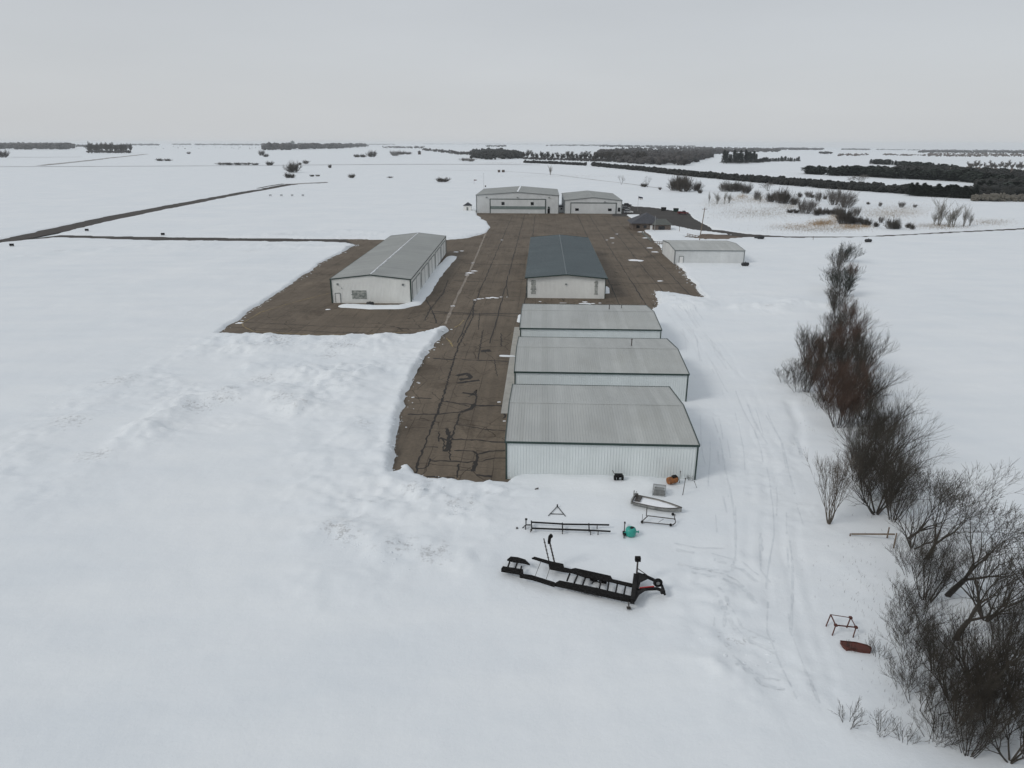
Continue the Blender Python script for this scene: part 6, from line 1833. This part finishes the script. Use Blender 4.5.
for l_ in ([(676, 553), (700, 557), (738, 558)], [(678, 566), (700, 571), (740, 574)], [(715, 562), (745, 572), (768, 592)], [(760, 540), (762, 580), (778, 600)], [(792, 438), (797, 450), (800, 462)], [(690, 580), (735, 590), (760, 618)], [(720, 600), (745, 640), (790, 662)], [(735, 670), (760, 690), (800, 700)]):
    packed(mb, gp(l_), .35, .3); packed(mb, [(x, y + .8) for x, y in gp(l_)], .2, .4)
tag(mb.build('track', M['packed'], smooth=True), kind='structure')

# ------------------------------------------------------------------ haze
hb_ = MB(); hb_.box((0, 9000, 0), (44000 * 1.04, 27000, 0)) if False else None
hz_mb = MB()
zb = float(Z.min()) - 1.0
hz_mb.box((0, (22800 - 3600) / 2, (zb + 62) / 2), (46000, 26400, 62 - zb))
m = bpy.data.materials.new('haze'); m.use_nodes = True
nt = m.node_tree; nt.nodes.clear()
out = nt.nodes.new('ShaderNodeOutputMaterial'); pv = nt.nodes.new('ShaderNodeVolumePrincipled')
pv.inputs['Color'].default_value = (.84, .87, .89, 1); pv.inputs['Density'].default_value = 5.0e-5; pv.inputs['Anisotropy'].default_value = .2
nt.links.new(pv.outputs[0], out.inputs['Volume'])
o = hz_mb.build('haze', m); tag(o, kind='stuff')

# ------------------------------------------------------------------ sky and sun (overcast)
SUN_EL, SUN_AZ = 38.0, -118.0     # azimuth measured from +Y toward +X
w = bpy.data.worlds.new('World'); scn.world = w; w.use_nodes = True
nt = w.node_tree; nt.nodes.clear()
out = nt.nodes.new('ShaderNodeOutputWorld'); bg = nt.nodes.new('ShaderNodeBackground')
sky = nt.nodes.new('ShaderNodeTexSky'); sky.sky_type = 'NISHITA'; sky.sun_disc = False
sky.sun_elevation = R(SUN_EL); sky.sun_rotation = R(SUN_AZ); sky.air_density = 1.0; sky.dust_density = 3.0
tc = nt.nodes.new('ShaderNodeTexCoord'); sx = nt.nodes.new('ShaderNodeSeparateXYZ'); nt.links.new(tc.outputs['Generated'], sx.inputs[0])
rp = nt.nodes.new('ShaderNodeValToRGB'); nt.links.new(sx.outputs['Z'], rp.inputs['Fac'])
el = rp.color_ramp.elements
SKYS = [(0.0, (5.75, 5.9, 6.05)), (.10, (5.4, 5.62, 5.85)), (.25, (4.95, 5.2, 5.5)), (.6, (5.2, 5.45, 5.8)), (1.0, (5.5, 5.75, 6.1))]
while len(el) < len(SKYS): el.new(.5)
for e, (p_, c_) in zip(el, SKYS): e.position = p_; e.color = (*[q / 10 for q in c_], 1)
nz = nt.nodes.new('ShaderNodeTexNoise'); nz.inputs['Scale'].default_value = 1.6; nz.inputs['Detail'].default_value = 4
mp = nt.nodes.new('ShaderNodeMapping'); mp.inputs['Scale'].default_value = (1, 1, 5)
nt.links.new(tc.outputs['Generated'], mp.inputs['Vector']); nt.links.new(mp.outputs[0], nz.inputs['Vector'])
mr = nt.nodes.new('ShaderNodeMapRange'); mr.inputs['To Min'].default_value = 8.9; mr.inputs['To Max'].default_value = 11.1
nt.links.new(nz.outputs['Fac'], mr.inputs['Value'])
vm = nt.nodes.new('ShaderNodeVectorMath'); vm.operation = 'SCALE'; nt.links.new(rp.outputs['Color'], vm.inputs[0]); nt.links.new(mr.outputs[0], vm.inputs['Scale'])
mx = nt.nodes.new('ShaderNodeMix'); mx.data_type = 'RGBA'; mx.inputs[0].default_value = .92
nt.links.new(sky.outputs[0], mx.inputs[6]); nt.links.new(vm.outputs[0], mx.inputs[7]); nt.links.new(mx.outputs[2], bg.inputs['Color'])
bg.inputs['Strength'].default_value = .10
nt.links.new(bg.outputs[0], out.inputs['Surface'])

sd = bpy.data.lights.new('sun', 'SUN'); sd.energy = 1.0; sd.angle = R(16); sd.color = (1, .96, .91)
so = bpy.data.objects.new('sun', sd); col.objects.link(so)
dv = Vector((math.sin(R(SUN_AZ)) * math.cos(R(SUN_EL)), math.cos(R(SUN_AZ)) * math.cos(R(SUN_EL)), math.sin(R(SUN_EL))))
so.rotation_euler = dv.to_track_quat('Z', 'Y').to_euler()

scn.view_settings.view_transform = 'Standard'; scn.view_settings.look = 'None'
scn.view_settings.exposure = 0.10; scn.view_settings.gamma = 1.0
scn.cycles.use_denoising = True
scn.cycles.max_bounces = 6; scn.cycles.diffuse_bounces = 3; scn.cycles.volume_bounces = 1
tick('end')
